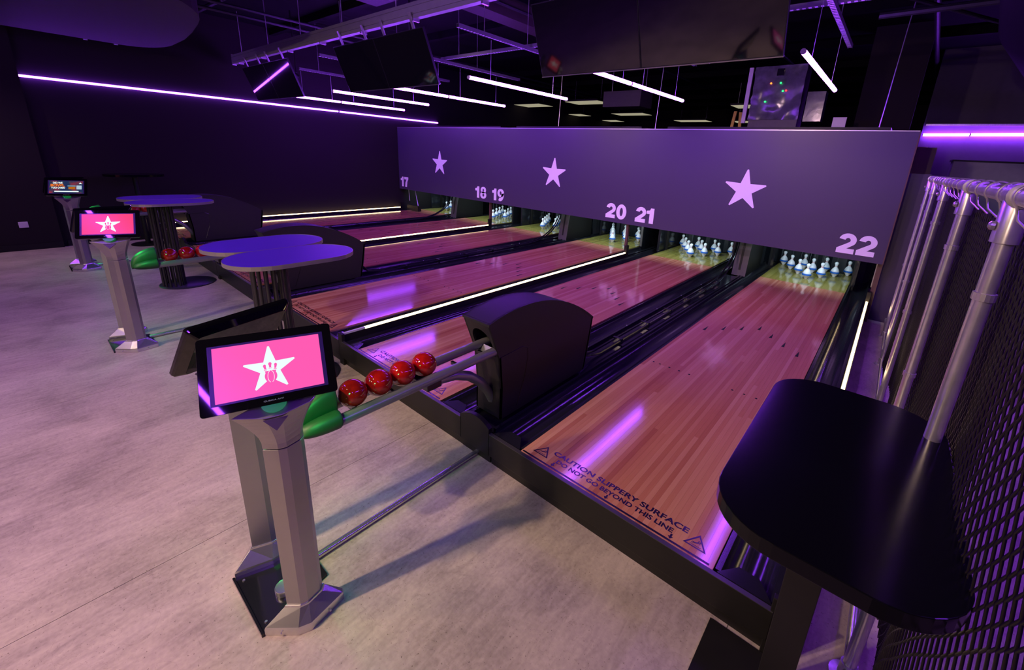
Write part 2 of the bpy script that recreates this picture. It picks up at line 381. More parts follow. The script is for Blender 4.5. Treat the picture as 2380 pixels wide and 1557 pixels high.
# step in front of the lanes: an upper panel and a recessed kick board per lane
for X, num in zip(XL, LANES):
    a, b = X - 0.236, X + W + 0.236
    t = empty('platform_step', ((a + b) / 2, 0, 0), 'black front board of the step below ' + NTH[num], 'platform step', 'black step boards along the foul lines')
    h = (b - a) / 2
    MB().box((-h + 0.002, -0.030, 0.07), (h - 0.002, -0.0095, H)).build('upper_board', BLK, t, bevel=0.003)
    MB().box((-h + 0.002, -0.004, 0.0), (h - 0.002, 0.014, 0.068)).build('kick_board', BLK, t)
    MB().box((-h + 0.004, -0.032, H - 0.002), (h - 0.004, -0.0095, H + 0.0015)).build('edge_trim', mat('dark_trim', (0.06, 0.055, 0.06), 0.3, 0.4), t)
    sm = MB().lathe([(0.0045, 0), (0.003, 0.002)], n=8, M=Matrix.Rotation(R(90), 4, 'X')).mesh('screw', SILV)
    for k in range(4): obj('screw', sm, t, (-h + 0.12 + k * (2 * h - 0.24) / 3, -0.0235, 0.17))

# ---------------------------------------------------------------- dividers with warm light strips
def divider(x, label, half=False):
    t = empty('light_divider', (x, 0, 0), label, 'lane divider', 'lane dividers with warm light strips')
    MB().box((-0.016, 0.0, 0.0), (0.016, 4.93, 0.268)).build('divider_board', BLK, t)
    MB().box((-0.034, -0.028, 0.0), (0.034, 0.0, 0.285)).build('end_post', BLK, t, bevel=0.003)
    MB().box((-0.011, 0.002, 0.268), (0.011, 0.195, 0.283)).build('light_cover', WHITE, t)
    MB().box((-0.011, 0.197, 0.268), (0.011, 4.90, 0.283)).build('light_strip', WARMM, t)
    MB().box((-0.02, 4.905, 0.20), (0.02, 4.99, 0.40)).build('end_bracket', BLK, t)
    return t
divider(DIV[0], 'low black divider with a glowing warm strip, behind the middle ball return')
divider(DIV[1], 'low black divider with the longest glowing warm strip, in the picture middle')
divider(1.322, 'low black divider with a glowing warm strip right of the nearest lane')
divider(-8.785, 'low black divider with a glowing warm strip along the left wall')

# ---------------------------------------------------------------- return tracks between lane pairs
for i, xc in enumerate(RET):
    pr = ('behind the far left ball return', 'behind the middle ball return', 'behind the nearest ball return')[i]
    t = empty('return_track', (xc, 0, 0), 'black capping track with two cable tubes, %s' % pr, 'return track', 'black tracks between lane pairs')
    MB().box((-0.126, 0.03, 0.0), (0.126, 5.2, H - 0.03)).build('track_bed', BLKG, t)
    MB().box((-0.126, 0.03, H - 0.03), (-0.108, 5.2, H + 0.004)).build('side_rail', BLKG, t)
    MB().box((0.108, 0.03, H - 0.03), (0.126, 5.2, H + 0.004)).build('side_rail', BLKG, t)
    arc = [(-0.138, 0.062), (0.122, 0.062)] + [(0.122 - 0.26 * k / 10, 0.236 + 0.046 * math.sin(math.pi * k / 10) ** 0.8 + 0.012 * (1 - k / 10)) for k in range(11)]
    MB().prism(arc, -0.003, 0.027, Matrix.Rotation(R(90), 4, 'X')).build('end_cap', BLK, t, bevel=0.002)
    MB().box((-0.136, -0.006, 0.0), (0.120, 0.02, 0.060)).build('kick_board', BLK, t)
    for dx in (-0.03, 0.03):
        pts = [(dx, 1.05, 0.38), (dx, 1.15, 0.27), (dx, 1.35, 0.235), (dx, 4.3, 0.235)] + [(dx * (1 - .4 * k / 6), 4.3 + 0.95 * math.sin(k / 6 * math.pi / 2), 0.235 + 0.55 * (1 - math.cos(k / 6 * math.pi / 2))) for k in range(1, 7)]
        MB().tube(pts, 0.011, 8).build('cable_tube', BLKG, t, smooth=True)
    cm = MB().box((-0.045, 0, 0.2), (0.045, 0.03, 0.252)).mesh('clamp', BLKG)
    for k in range(6): obj('clamp', cm, t, (0, 1.7 + 0.55 * k, 0))
    bm_ = MB().lathe([(0.006, 0), (0.004, 0.004)], n=8).mesh('bolt', SILV)
    for k in range(5): obj('bolt', bm_, t, (-0.117, 1.4 + 0.7 * k, H + 0.004))

# ---------------------------------------------------------------- pit, kickbacks, curtain
def struct(name, mb, m, parent=None):
    o = mb.build(name, m, parent)
    if parent is None: tag(o, kind='structure')
    return o
pc = MB()
n = 150
for k in range(n):
    xa = -8.8 + (10.2) * k / n; xb = -8.8 + 10.2 * (k + 1) / n
    ya = 7.0 + 0.03 * math.sin(k * 0.9) + 0.02 * math.sin(k * 2.3); yb = 7.0 + 0.03 * math.sin((k + 1) * 0.9) + 0.02 * math.sin((k + 1) * 2.3)
    pc.add([(xa, ya, 0), (xb, yb, 0), (xb, yb, 2.2), (xa, ya, 2.2), (xa, ya + 0.02, 0), (xb, yb + 0.02, 0), (xb, yb + 0.02, 2.2), (xa, ya + 0.02, 2.2)], [(0, 1, 2, 3), (7, 6, 5, 4), (3, 2, 6, 7)])
tag(pc.build('pit_curtain', CURT, smooth=True), 'black curtain hanging behind all the pins under the masking board', 'curtain')
kb = []
for i, X in enumerate(XL):
    pairl = i % 2 == 0      # the ball lift stands right of these lanes
    kb.append((X - 0.045, 'left of ' + NTH[LANES[i]], 5.75 if pairl else 6.3)); kb.append((X + W + 0.045, 'right of ' + NTH[LANES[i]], 6.3 if pairl else 5.90))
for x, wh, yy in kb:
    t = empty('side_board', (x, yy, 0), 'dark upright side board by the pins, %s' % wh, 'side board', 'side boards beside the pins')
    MB().box((-0.012, 0.02, 0.0), (0.012, 6.95 - yy, 1.1)).build('panel', BLKG, t)
    MB().box((-0.020, 0.0, 0.22), (0.020, 0.02, 1.1)).build('front_edge', GREY if wh.startswith('right of the fourth') else BLKG, t)
for x, wh in ((DIV[0], 'at the farther warm strip'), (DIV[1], 'at the longest warm strip')):
    tag(MB().box((x - 0.080, 5.0, 0.2), (x - 0.042, 5.05, 1.1)).build('support_post', BROWN), 'brown upright post under the masking board %s' % wh, 'post')
t = empty('support_post', (1.345, 5.0, 0), 'brown upright post under the right end of the masking board', 'post')
MB().box((-0.02, 0, 0.0), (0.03, 0.05, 1.1)).build('timber', BROWN, t)
MB().box((-0.03, -0.004, 0.45), (-0.02, 0.05, 0.78)).build('bracket', SILV, t)
t = empty('stay_rod', (-8.5, 5.0, 0), 'pair of thin leaning steel stays below the left end of the masking board', 'stay rods')
MB().tube([(-0.10, 0.05, 0.80), (-0.06, 0.05, 0.46)], 0.008).build('rod', GALV, t)
MB().tube([(0.18, 0.05, 0.80), (0.31, 0.05, 0.36)], 0.010).build('rod', GALV, t)
MB().box((-0.12, 0.0, 0.0), (0.36, 0.10, 0.36)).build('foot_block', BLK, t)
for i, xc in enumerate(RET):
    t = empty('ball_lift', (xc + 0.08, 5.25, 0), 'dark curved ball lift housing at the far end of the %s track' % ('left', 'middle', 'right')[i], 'ball lift', 'ball lift housings between the pin decks')
    prof = [(0.0, 0.2), (0.9, 0.2), (0.9, 1.1), (0.30, 1.1), (0.14, 0.9), (0.06, 0.6)]
    Mx = Matrix(((0, 0, 1, 0), (1, 0, 0, 0), (0, 1, 0, 0), (0, 0, 0, 1)))
    MB().prism(prof, -0.10, 0.10, Mx).build('housing', BLK, t, bevel=0.006)
    MB().prism([(-0.006, 0.2), (0.004, 0.2), (0.062, 0.6), (0.142, 0.9), (0.30, 1.1), (0.285, 1.1), (0.132, 0.9), (0.052, 0.6)], -0.098, 0.098, Mx).build('front_skin', GREY, t)
    MB().prism([(-0.004, 0.2), (0.02, 0.2), (0.08, 0.6), (0.16, 0.9), (0.32, 1.1), (0.29, 1.1), (0.12, 0.9), (0.045, 0.6)], -0.016, 0.016, Mx).build('front_rib', BLK, t)

# ---------------------------------------------------------------- masking board
mk = empty('masking_board', (-3.73, 4.93, 0), 'long dark purple masking board with pale stars and numbers 17 to 22 above the pins', 'masking board')
x0, x1 = -8.82 + 3.73, 1.365 + 3.73
MB().box((x0, 0, 0.760), (x1, 0.04, 2.276)).build('board', MASK, mk)
MB().box((x0, -0.004, 2.276), (x1, 0.05, 2.288)).build('top_trim', SILV, mk)
MB().box((x1, -0.002, 0.760), (x1 + 0.012, 0.045, 2.276)).build('end_trim', BROWN, mk)
ME = Matrix.Rotation(R(90), 4, 'X')
for sx in (-7.116, -3.71, -0.335):
    MB().prism(star_poly(0.285, 0.385, rot=R(-1.5)), 0.0, 0.003, ME).build('star', PRINT, mk, loc=(sx + 3.73, -0.0003, 1.487))

# numerals: heavy slanted-free digits drawn as outlines
def arcp(cx, cy, rx, ry, a0, a1, n=14): return [(cx + rx * math.cos(R(a0 + (a1 - a0) * i / n)), cy + ry * math.sin(R(a0 + (a1 - a0) * i / n))) for i in range(n + 1)]
def digit(d):     # list of (outer polygon) pieces in a 0.8 x 1 box, each convex enough for triangulation
    if d == '1': return [[(0.08, 0.62), (0.08, 0.82), (0.30, 0.86), (0.36, 1.0), (0.60, 1.0), (0.60, 0), (0.30, 0), (0.30, 0.62)]]
    if d == '7': return [[(0.03, 1.0), (0.75, 1.0), (0.75, 0.80), (0.56, 0.52), (0.46, 0.0), (0.14, 0.0), (0.22, 0.42), (0.44, 0.75), (0.03, 0.75)]]
    if d == '0':
        o = arcp(0.41, 0.5, 0.39, 0.52, 0, 360, 32)[:-1]; i = arcp(0.41, 0.5, 0.12, 0.29, 0, 360, 32)[:-1]
        return [[o[k], o[(k + 1) % 32], i[(k + 1) % 32], i[k]] for k in range(32)]
    if d == '8':
        r = []
        for cy, ry, iy, rx, ix in ((0.73, 0.29, 0.11, 0.34, 0.10), (0.29, 0.31, 0.13, 0.39, 0.12)):
            o = arcp(0.41, cy, rx, ry, 0, 360, 28)[:-1]; i = arcp(0.41, cy, ix, iy, 0, 360, 28)[:-1]
            r += [[o[k], o[(k + 1) % 28], i[(k + 1) % 28], i[k]] for k in range(28)]
        return r
    if d == '9':
        r = []; o = arcp(0.41, 0.67, 0.39, 0.35, 0, 360, 28)[:-1]; i = arcp(0.40, 0.67, 0.12, 0.15, 0, 360, 28)[:-1]
        r += [[o[k], o[(k + 1) % 28], i[(k + 1) % 28], i[k]] for k in range(28)]
        a = arcp(0.36, 0.60, 0.44, 0.62, 8, -118, 16); b = arcp(0.34, 0.55, 0.16, 0.30, 8, -118, 16)
        r += [[a[k], a[k + 1], b[k + 1], b[k]] for k in range(16)]
        return r
    if d == '2':
        r = []; a = arcp(0.42, 0.68, 0.37, 0.34, 172, -38, 18); b = arcp(0.43, 0.67, 0.11, 0.12, 172, -38, 18)
        r += [[a[k], a[k + 1], b[k + 1], b[k]] for k in range(18)]
        r.append([a[-1], (0.44, 0.25), (0.02, 0.20), (0.02, 0.24), (0.30, 0.44), b[-1]])
        r.append([(0.02, 0.0), (0.77, 0.0), (0.77, 0.25), (0.02, 0.25)])
        return r
DM = {}
for ch in '127980':
    m = MB()
    for piece in digit(ch):
        a = sum(piece[i][0] * piece[(i + 1) % len(piece)][1] - piece[(i + 1) % len(piece)][0] * piece[i][1] for i in range(len(piece)))
        m.prism(piece if a > 0 else piece[::-1], 0.0, 0.012, ME @ Matrix.Scale(0.245, 4))
    DM[ch] = m.mesh('digit', PRINT)
for txt, xc in (('17', -8.57), ('18', -5.69), ('19', -5.16), ('20', -2.315), ('21', -1.775), ('22', 1.075)):
    for k, ch in enumerate(txt):
        wd = {'1': 0.145}.get(ch, 0.198)
        tot = sum({'1': 0.155}.get(c, 0.205) for c in txt)
        xx = xc - tot / 2 + sum({'1': 0.155}.get(c, 0.205) for c in txt[:k]) - (0.02 if ch == '1' else 0)
        obj('digit', DM[ch], mk, (xx + 3.73, -0.0005 - 0.0002 * k, 0.828))

# ---------------------------------------------------------------- pins
PP = [(0.019, 0.0), (0.022, 0.006), (0.033, 0.025), (0.047, 0.048), (0.0555, 0.070), (0.056, 0.088), (0.051, 0.110), (0.039, 0.133), (0.0245, 0.150), (0.0175, 0.163), (0.0172, 0.178), (0.021, 0.192), (0.0275, 0.208), (0.0270, 0.221), (0.019, 0.233), (0.006, 0.2385)]
pm = MB().lathe(PP, n=18).mesh('body', PINW, True)
pb = MB().lathe([(0.052, 0.057), (0.0630, 0.060), (0.0630, 0.083), (0.052, 0.087)], n=18).mesh('band', PINB, True)
ps = MB().lathe([(0.0190, 0.157), (0.0183, 0.162), (0.0185, 0.1625), (0.019, 0.157)], n=14)
st1 = MB().lathe([(0.0222, 0.1535), (0.0192, 0.1600), (0.0172, 0.1600), (0.0172, 0.1535)], n=14).mesh('stripe', PINR, True)
st2 = MB().lathe([(0.0182, 0.1680), (0.0184, 0.1740), (0.0165, 0.1740), (0.0165, 0.1680)], n=14).mesh('stripe', PINR, True)
cordm = MB().tube([(0, 0, 0.236), (0, 0, 0.85)], 0.0014, 5).mesh('cord', mat('grey_cord', (0.10, 0.10, 0.11), 0.6))
S_ = 0.3048; PIN = [(0, 0), (-.5, 1), (.5, 1), (-1, 2), (0, 2), (1, 2), (-1.5, 3), (-.5, 3), (.5, 3), (1.5, 3)]
PNAME = ['head pin', 'second row left', 'second row right', 'third row left', 'third row middle', 'third row right', 'back row leftmost', 'back row inner left', 'back row inner right', 'back row rightmost']
pproto = empty('bowling_pin', (0, 0, 0), 'x', 'bowling pin'); obj('body', pm, pproto); obj('band', pb, pproto); obj('stripe', st1, pproto); obj('stripe', st2, pproto); obj('cord', cordm, pproto)
first = True
for X, num in zip(XL, LANES):
    for k, (a, b) in enumerate(PIN):
        o = pproto if first else tree(pproto); first = False
        o.location = (X + W / 2 + a * S_, PY0 + b * S_ * 0.866, H)
        o.rotation_euler = (0, 0, random.uniform(0, 6))
        tag(o, 'white blue-banded pin, %s of %s' % (PNAME[k], NTH[num]), 'bowling pin', 'bowling pins on ' + NTH[num])

# ---------------------------------------------------------------- ball returns
def subs(o):
    for p in o.data.polygons: p.use_smooth = True
    m = o.modifiers.new('round', 'SUBSURF'); m.levels = 2; m.render_levels = 2
    return o
def ball_return(xc, i):
    t = empty('ball_return', (xc, 0, 0), ('ball return with dark arched hood at the far left, behind the farther table', 'ball return with dark arched hood in the middle, behind the grey double table', 'nearest ball return with dark arched hood, four red balls fully in view')[i], 'ball return', 'ball returns')
    xa, xb = -0.140, 0.080
    top = [(1.106 * k / 16, 0.892 + 0.29 * (1.106 * k / 16) - 0.462 * (1.106 * k / 16) ** 2) for k in range(17)]
    side = [(0.115, 0.225), (0.115, 0.44), (0.092, 0.655)] + top + [(1.106, 0.63), (1.085, 0.45), (1.035, 0.225)]
    # shell: two side panels, top skin, rear skin, front face with an arched opening
    def sheet(nm, xs0, xs1, poly, m=HOOD):
        mm = MB().loft([[(xs0, y, z) for y, z in poly], [(xs1, y, z) for y, z in poly]])
        return mm.build(nm, m, t)
    sheet('side_panel', xa, xa + 0.012, side); sheet('side_panel', xb - 0.012, xb, side)
    tp = MB().loft([[(xa - 0.003, y, z), (xb + 0.003, y, z), (xb + 0.003, y, z - 0.014), (xa - 0.003, y, z - 0.014)] for y, z in top]); tp.build('top_skin', HOOD, t, smooth=True)
    MB().loft([[(xa, 1.106, 0.64), (xb, 1.106, 0.64), (xb, 1.09, 0.64), (xa, 1.09, 0.64)], [(xa, 1.035, 0.225), (xb, 1.035, 0.225), (xb, 1.02, 0.225), (xa, 1.02, 0.225)]]).build('rear_panel', HOOD, t)
    # upper face leans from (y 0, z .892) to (y .092, z .655); opening is arched
    def P(u, s):   # u across, s along slope 0 top -> 1 crease
        return (u, 0.092 * s, 0.892 - 0.237 * s)
    xm = (xa + xb) / 2; rr = 0.080
    arch = [(xm + rr * math.cos(R(180 - 180 * k / 12)), 0.62 - 0.36 * math.sin(R(180 * k / 12))) for k in range(13)]
    arch = [(xm - rr, 1.0)] + arch + [(xm + rr, 1.0)]
    outer = [(xa, 1.0)] + [(xa + (xb - xa) * k / 12, 0.0) for k in range(13)] + [(xb, 1.0)]
    outer[1] = (xa, 0.0)
    ff = MB(); 
    fr = [P(*p) for p in outer]; fi = [P(*p) for p in arch]
    dn = Vector((0, 0.012, 0.004))
    nn = len(fr)
    vs = fr + fi + [tuple(Vector(p) + dn) for p in fr] + [tuple(Vector(p) + dn) for p in fi]
    fs = []
    for k in range(nn - 1):
        fs += [(k, k + 1, nn + k + 1, nn + k), (2 * nn + k, 3 * nn + k, 3 * nn + k + 1, 2 * nn + k + 1), (nn + k, nn + k + 1, 3 * nn + k + 1, 3 * nn + k)]
    ff.add(vs, fs).build('front_face', HOOD, t)
    MB().loft([[(xa, 0.092, 0.655), (xb, 0.092, 0.655), (xb, 0.106, 0.655), (xa, 0.106, 0.655)], [(xa, 0.115, 0.44), (xb, 0.115, 0.44), (xb, 0.128, 0.44), (xa, 0.128, 0.44)], [(xa, 0.115, 0.225), (xb, 0.115, 0.225), (xb, 0.128, 0.225), (xa, 0.128, 0.225)]]).build('lower_front', HOOD, t)
    MB().box((xa + 0.014, 0.13, 0.23), (xb - 0.014, 1.0, 0.62)).build('inner_chassis', BLKG, t)
    # seam on the right side panel
    seam = [(0.10, 0.655), (0.30, 0.665), (0.345, 0.64), (0.352, 0.58), (0.33, 0.45), (0.26, 0.26)]
    MB().tube([(xb + 0.0005, y, z) for y, z in seam], 0.0022, 6).build('panel_seam', BLKG, t)
    # rails
    dr = 0.068; zr = 0.692; xr = -0.018
    for s in (-1, 1):
        MB().tube([(xr + s * dr, 0.16, zr + 0.004), (xr + s * dr, -0.35, zr), (xr + s * dr, -0.84, zr - 0.006)], 0.026, 16).build('rail', RAIL, t, smooth=True)
    for k in range(5):
        MB().box((xr - 0.05, -0.75 + k * 0.2, zr - 0.040), (xr + 0.05, -0.735 + k * 0.2, zr - 0.022)).build('cross_tie', BLKG, t)
    MB().prism([(-0.055, -0.01), (0.055, -0.01), (0.035, 0.05), (-0.035, 0.05)], -0.002, 0.010, Matrix.Translation((xr, 0.075, 0.655)) @ Matrix.Rotation(R(60), 4, 'X')).build('entry_plate', RAIL, t)
    # support arm
    pts = [(xr, -0.33, zr - 0.065), (xr, -0.26, zr - 0.068), (xr, -0.16, zr - 0.085), (xr, -0.06, zr - 0.13), (xr, 0.03, zr - 0.205), (xr, 0.10, zr - 0.30), (xr, 0.135, zr - 0.37)]
    MB().tube(pts, 0.029, 14).build('support_arm', RAIL, t, smooth=True)
    pl = MB().box((xr - 0.075, -0.40, zr - 0.062), (xr + 0.075, -0.31, zr - 0.024)).build('bracket', BLKG, t, bevel=0.004)
    # green end bumper: U shaped nose
    m = MB(); N = 14
    def shell(s, xin, xout):
        rings = []
        for k in range(N + 1):
            u = k / N; y = -0.835 - 0.17 * math.sin(u * math.pi / 2) ** 0.9
            wd = 1 - 0.55 * u ** 2.2
            xo = xout * wd * (1 if u < 1 else 0.9); xi = xin * wd
            zt = 0.745 - 0.055 * u ** 2 if True else 0
            zb = 0.650 + 0.02 * u ** 2
            rings.append([(xr + s * xi, y, zb + 0.012), (xr + s * xo * 0.72, y, zb), (xr + s * xo, y, zb + 0.028), (xr + s * xo, y, zt - 0.025), (xr + s * xo * 0.80, y, zt), (xr + s * xi, y, zt - 0.006)])
        return rings
    for s in (-1, 1): subs(MB().loft(shell(s, 0.022, 0.108)).build('bumper_side', GREEN, t))
    rings = []
    for k in range(N + 1):
        u = k / N; y = -0.828 - 0.185 * math.sin(u * math.pi / 2); hw = 0.055 * (1 - 0.6 * u ** 2.5); zt = 0.838 - 0.14 * u ** 1.7; zb = 0.66 + 0.0 * u
        rings.append([(xr - hw, y, zb), (xr + hw, y, zb), (xr + hw, y, zt - 0.02), (xr + hw * 0.6, y, zt), (xr - hw * 0.6, y, zt), (xr - hw, y, zt - 0.02)])
    subs(MB().loft(rings).build('bumper_fin', GREEN, t))
    # floor conduit to the console
    MB().tube([(0.0, -1.0, 0.016), (0.0, 0.004, 0.016)], 0.0155, 12).build('floor_pipe', SILV2, t, smooth=True)
    return t
for i, xc in enumerate(RET): ball_return(xc, i)
bmesh_ball = MB().lathe([(0.0635 * math.sin(math.pi * k / 24) + 1e-5, -0.0635 * math.cos(math.pi * k / 24)) for k in range(25)], n=40).mesh('bowling_ball', MATS['ball_red'], True)
zc = 0.692 + math.sqrt((0.0635 + 0.026) ** 2 - 0.068 ** 2) - 0.002
BW = ['next to the green bumper', 'second from the green bumper', 'third from the green bumper', 'farthest from the green bumper']
for i, xc in enumerate(RET):
    for k in range(4):
        o = obj('bowling_ball', bmesh_ball, None, (xc - 0.018, -0.745 + 0.1272 * k, zc + 0.0006 * k), (random.random() * 6, random.random() * 6, random.random() * 6))
        tag(o, 'red ball %s on the %s ball return' % (BW[k], ('far left', 'middle', 'nearest')[i]), 'bowling ball', 'red balls on the %s return' % ('far left', 'middle', 'nearest')[i])

# ---------------------------------------------------------------- scoring consoles
AV = Vector((.315, .949, -.015)).normalized(); BV = Vector((.525, -.171, -.834)).normalized(); NV = AV.cross(-BV).normalized(); 
if NV.z < 0: NV = -NV
BV = -NV.cross(AV); 
if BV.z > 0: BV = -BV
CW = Vector((.19, -1.115 - 0.0, 1.103))
def plane_matrix(mirror):
    X = AV.copy(); Y = (-BV).copy(); Z = NV.copy(); c = CW.copy()
    if mirror:      # reflect in x and keep a right-handed frame, so text still reads correctly
        X = Vector((AV.x, -AV.y, -AV.z)); X = Vector((-AV.x, AV.y, AV.z)) * -1
        Y = Vector((-Y.x, Y.y, Y.z)); Z = Vector((-Z.x, Z.y, Z.z)); c.x = -c.x
    M = Matrix((X, Y, Z)).transposed().to_4x4(); M.translation = c
    return M
def console(dx, which):
    lab = ('farthest scoring console, with a dark advert on its screen', 'middle scoring console, with a red star screen', 'large scoring console in the foreground, with a pink star screen and twin silver posts')[which]
    t = empty('scoring_console', (-0.35 + dx, 0, 0), lab, 'scoring console', 'scoring consoles')
    base = [(-0.168, -1.254), (0.168, -1.254), (0.10, -0.985), (-0.10, -0.985)]
    MB().prism(base, 0.0, 0.012).build('base_plate', BLKG, t)
    MB().box((-0.168, -1.262, 0.0), (0.168, -1.254, 0.016)).build('base_lip', BLKG, t)
    MB().lathe([(0.034, 0.012), (0.035, 0.016), (0.035, 0.036), (0.033, 0.039), (0.028, 0.038)], c=(0.045, -1.135, 0), n=28).build('lock_cap', SILV2, t, smooth=True)
    scr = MB().lathe([(0.006, 0.012), (0.005, 0.016)], n=10).mesh('screw', SILV)
    for x, y in ((-0.125, -1.232), (0.125, -1.232)): obj('screw', scr, t, (x, y, 0))
    for s in (-1, 1):
        mir = (s < 0)
        def X(p): return (s * p[0],) + tuple(p[1:])
        foot = [(0.168, -1.252), (0.262, -1.166), (0.280, -1.125), (0.252, -0.985), (0.232, -0.978), (0.120, -1.045), (0.118, -1.12)]
        sec = [(0.186, -1.172), (0.226, -1.137), (0.234, -1.112), (0.222, -1.062), (0.205, -1.045), (0.158, -1.085), (0.156, -1.105)]
        def ring(poly, z, k=1.0, c=(0.195, -1.11)): return [X((c[0] + (x - c[0]) * k, c[1] + (y - c[1]) * k, z)) for x, y in poly]
        MB().loft([ring(foot, 0.0), ring(foot, 0.030), ring(foot, 0.038, 0.975), ring(sec, 0.090, 1.16), ring(sec, 0.097, 1.10), ring(sec, 0.097, 0.9)]).build('foot', SILV2, t, bevel=0.0015)
        for x, y in ((0.218, -1.2135), (0.2715, -1.050)):
            MB().lathe([(0.004, -0.002), (0.004, 0.002)], n=8, M=Matrix.Translation(X((x, y, 0.018))) @ Matrix.Rotation(R(70), 4, 'X')).build('screw', SILV2, t)
        pm_ = MB().loft([ring(sec, 0.092), ring(sec, 0.808)]); pm_.build('post', SILV, t, bevel=0.0012)
        # neck widening into the monitor cradle
        c0 = Vector((0.195, -1.11, 0))
        rings = [ring(sec, 0.811)]
        Nh = Vector((.952, -.306, 0)); Ah = Vector((.306, .952, 0))
        mid = CW - NV * 0.028 + BV * 0.128
        for u in (0.15, 0.3, 0.45, 0.6, 0.72, 0.84, 0.93, 1.0):
            kw = 1 + 0.95 * max(0, (u - 0.18) / 0.82) ** 1.35
            kd = 1 - 0.35 * u
            z = 0.811 + (mid.z - 0.811) * u
            cc = Vector((c0.x + (mid.x - c0.x) * u ** 1.6, c0.y + (mid.y - c0.y) * u ** 1.6, z))
            rg = []
            for x, y in sec:
                d = Vector((x - c0.x, y - c0.y, 0)); a = d.dot(Ah) * kw; nn_ = d.dot(Nh) * kd
                # tilt the ring so the upper end meets the monitor underside
                rg.append(X(tuple(cc + Ah * a + Nh * nn_ - Vector((0, 0, 1)) * nn_ * 0.9 * u)))
            rings.append(rg)
        MB().loft(rings).build('neck', SILV, t, bevel=0.002)
        M = plane_matrix(mir)
        # monitor
        mon = MB()
        f = rrect(-0.19, -0.1215, 0.19, 0.1215, 0.010, 4)
        back = rrect(-0.165, -0.100, 0.165, 0.100, 0.014, 4)
        fv = [M @ Vector((x, y, 0.0)) for x, y in f]; f2 = [M @ Vector((x, y, -0.012)) for x, y in f]; f3 = [M @ Vector((x * 0.985, y * 0.98, -0.022)) for x, y in f]; bk = [M @ Vector((x, y, -0.042)) for x, y in back]
        mon.loft([fv, f2, f3, bk])
        mo = mon.build('monitor', MONB, t, bevel=0.001)
        MB().prism(rrect(-0.163, -0.0945, 0.163, 0.094, 0.001, 1), 0.0002, 0.0006, M).build('display_border', SBLUE, mo)
        adv = (which == 0 and not mir)
        if adv:
            MB().prism(rrect(-0.151, -0.088, 0.151, 0.087, 0.001, 1), 0.0006, 0.0010, M).build('display', advert_mat(), mo)
            lines = [('DID WE', -0.118, 0.045, 0.085, 0.026, SWHITE), ('BOWL', -0.138, 0.006, 0.125, 0.036, ORNG), ('YOU OVER?', -0.135, -0.024, 0.125, 0.026, SWHITE)]
            for tx, x, y, wd, hh, mm in lines:
                me = textmesh(tx, 0.03, mm, 'screen_text', offset=0.0012, width=(wd, hh)); o = obj('screen_text', me, mo); o.matrix_basis = M @ Matrix.Translation((x, y, 0.0012))
            MB().prism(rrect(-0.105, -0.070, 0.112, -0.054, 0.003, 2), 0.0011, 0.0014, M).build('web_bar', SWHITE, mo)
            MB().prism(rrect(0.092, -0.032, 0.140, 0.024, 0.003, 2), 0.0011, 0.0014, M).build('white_square', emit('screen_soft_white', (0.55, 0.72, 0.85), 0.8), mo)
            MB().prism(star_poly(0.016), 0.0011, 0.0014, M @ Matrix.Translation((0.128, 0.055, 0))).build('star', SWHITE, mo)
            MB().box((0.012, 0.010, 0.0011), (0.085, 0.022, 0.0014), M).build('text_bar', emit('screen_cyan', (0.20, 0.50, 0.65), 0.8), mo)
            MB().box((0.020, -0.030, 0.0011), (0.080, 0.004, 0.0014), M).build('text_bar', emit('screen_amber', (0.75, 0.22, 0.01), 0.6), mo)
        else:
            pk = PINK if which == 2 else PINKR
            MB().prism(rrect(-0.151, -0.088, 0.151, 0.087, 0.001, 1), 0.0006, 0.0010, M).build('display', pk, mo)
            MB().prism(star_poly(0.077, 0.385), 0.0011, 0.0014, M @ Matrix.Translation((-0.0005, -0.006, 0))).build('star', SWHITE, mo)
            # emblem: three pins standing behind a ball
            em = MB(); z0, z1 = 0.0015, 0.0018
            for px, s_ in ((-0.0155, 0.88), (0.0, 1.0), (0.0155, 0.88)):
                tp_ = 0.0155 if px == 0 else 0.011
                hd = arcp(px, tp_ - 0.0055, 0.0048 * s_, 0.0055 * s_, 0, 360, 14)[:-1]; em.prism(hd, z0, z1, M)
                lean = -px * 0.12
                em.prism([(px + lean - 0.0028, tp_ - 0.017), (px + lean + 0.0028, tp_ - 0.017), (px + 0.0036, tp_ - 0.008), (px - 0.0036, tp_ - 0.008)], z0, z1, M)
                em.box((px + lean - 0.0045, tp_ - 0.0205, z0), (px + lean + 0.0045, tp_ - 0.0185, z1), M)
            em.build('pin_emblem', pk, mo)
            bd = MB().prism([(-0.0165, -0.012), (0.0165, -0.012)] + arcp(0.0, -0.030, 0.0175, 0.021, 35, -215, 24)[0:], z0, z1, M); bd.build('body_emblem', pk, mo)
            for off in (-0.0078, 0.0078):
                pts = [M @ Vector((off * (0.35 if k == 0 or k == 8 else 0.6 + 0.55 * math.sin(math.pi * k / 8)), -0.0125 - 0.0375 * k / 8, 0.0021)) for k in range(9)]
                MB().tube(pts, 0.0007, 5).build('emblem_line', SWHITE, mo)
        if 'logo' not in TXT: TXT['logo'] = textmesh('QUBICA AMF', 0.008, emit('logo_grey', (0.5, 0.5, 0.6), 0.35), 'logo', width=(0.056, 0.0052))
        o = obj('logo', TXT['logo'], mo); o.matrix_basis = M @ Matrix.Translation((-0.027, -0.111, 0.0004))
        # green lens and cradle badge on the neck front
        MB().loft([[M @ Vector((x, y - 0.118, z)) for x, y in arcp(0, 0, 0.036, 0.030, 180, 360, 12)] for z in (-0.030, -0.006)]).build('status_lens', GLED, t)
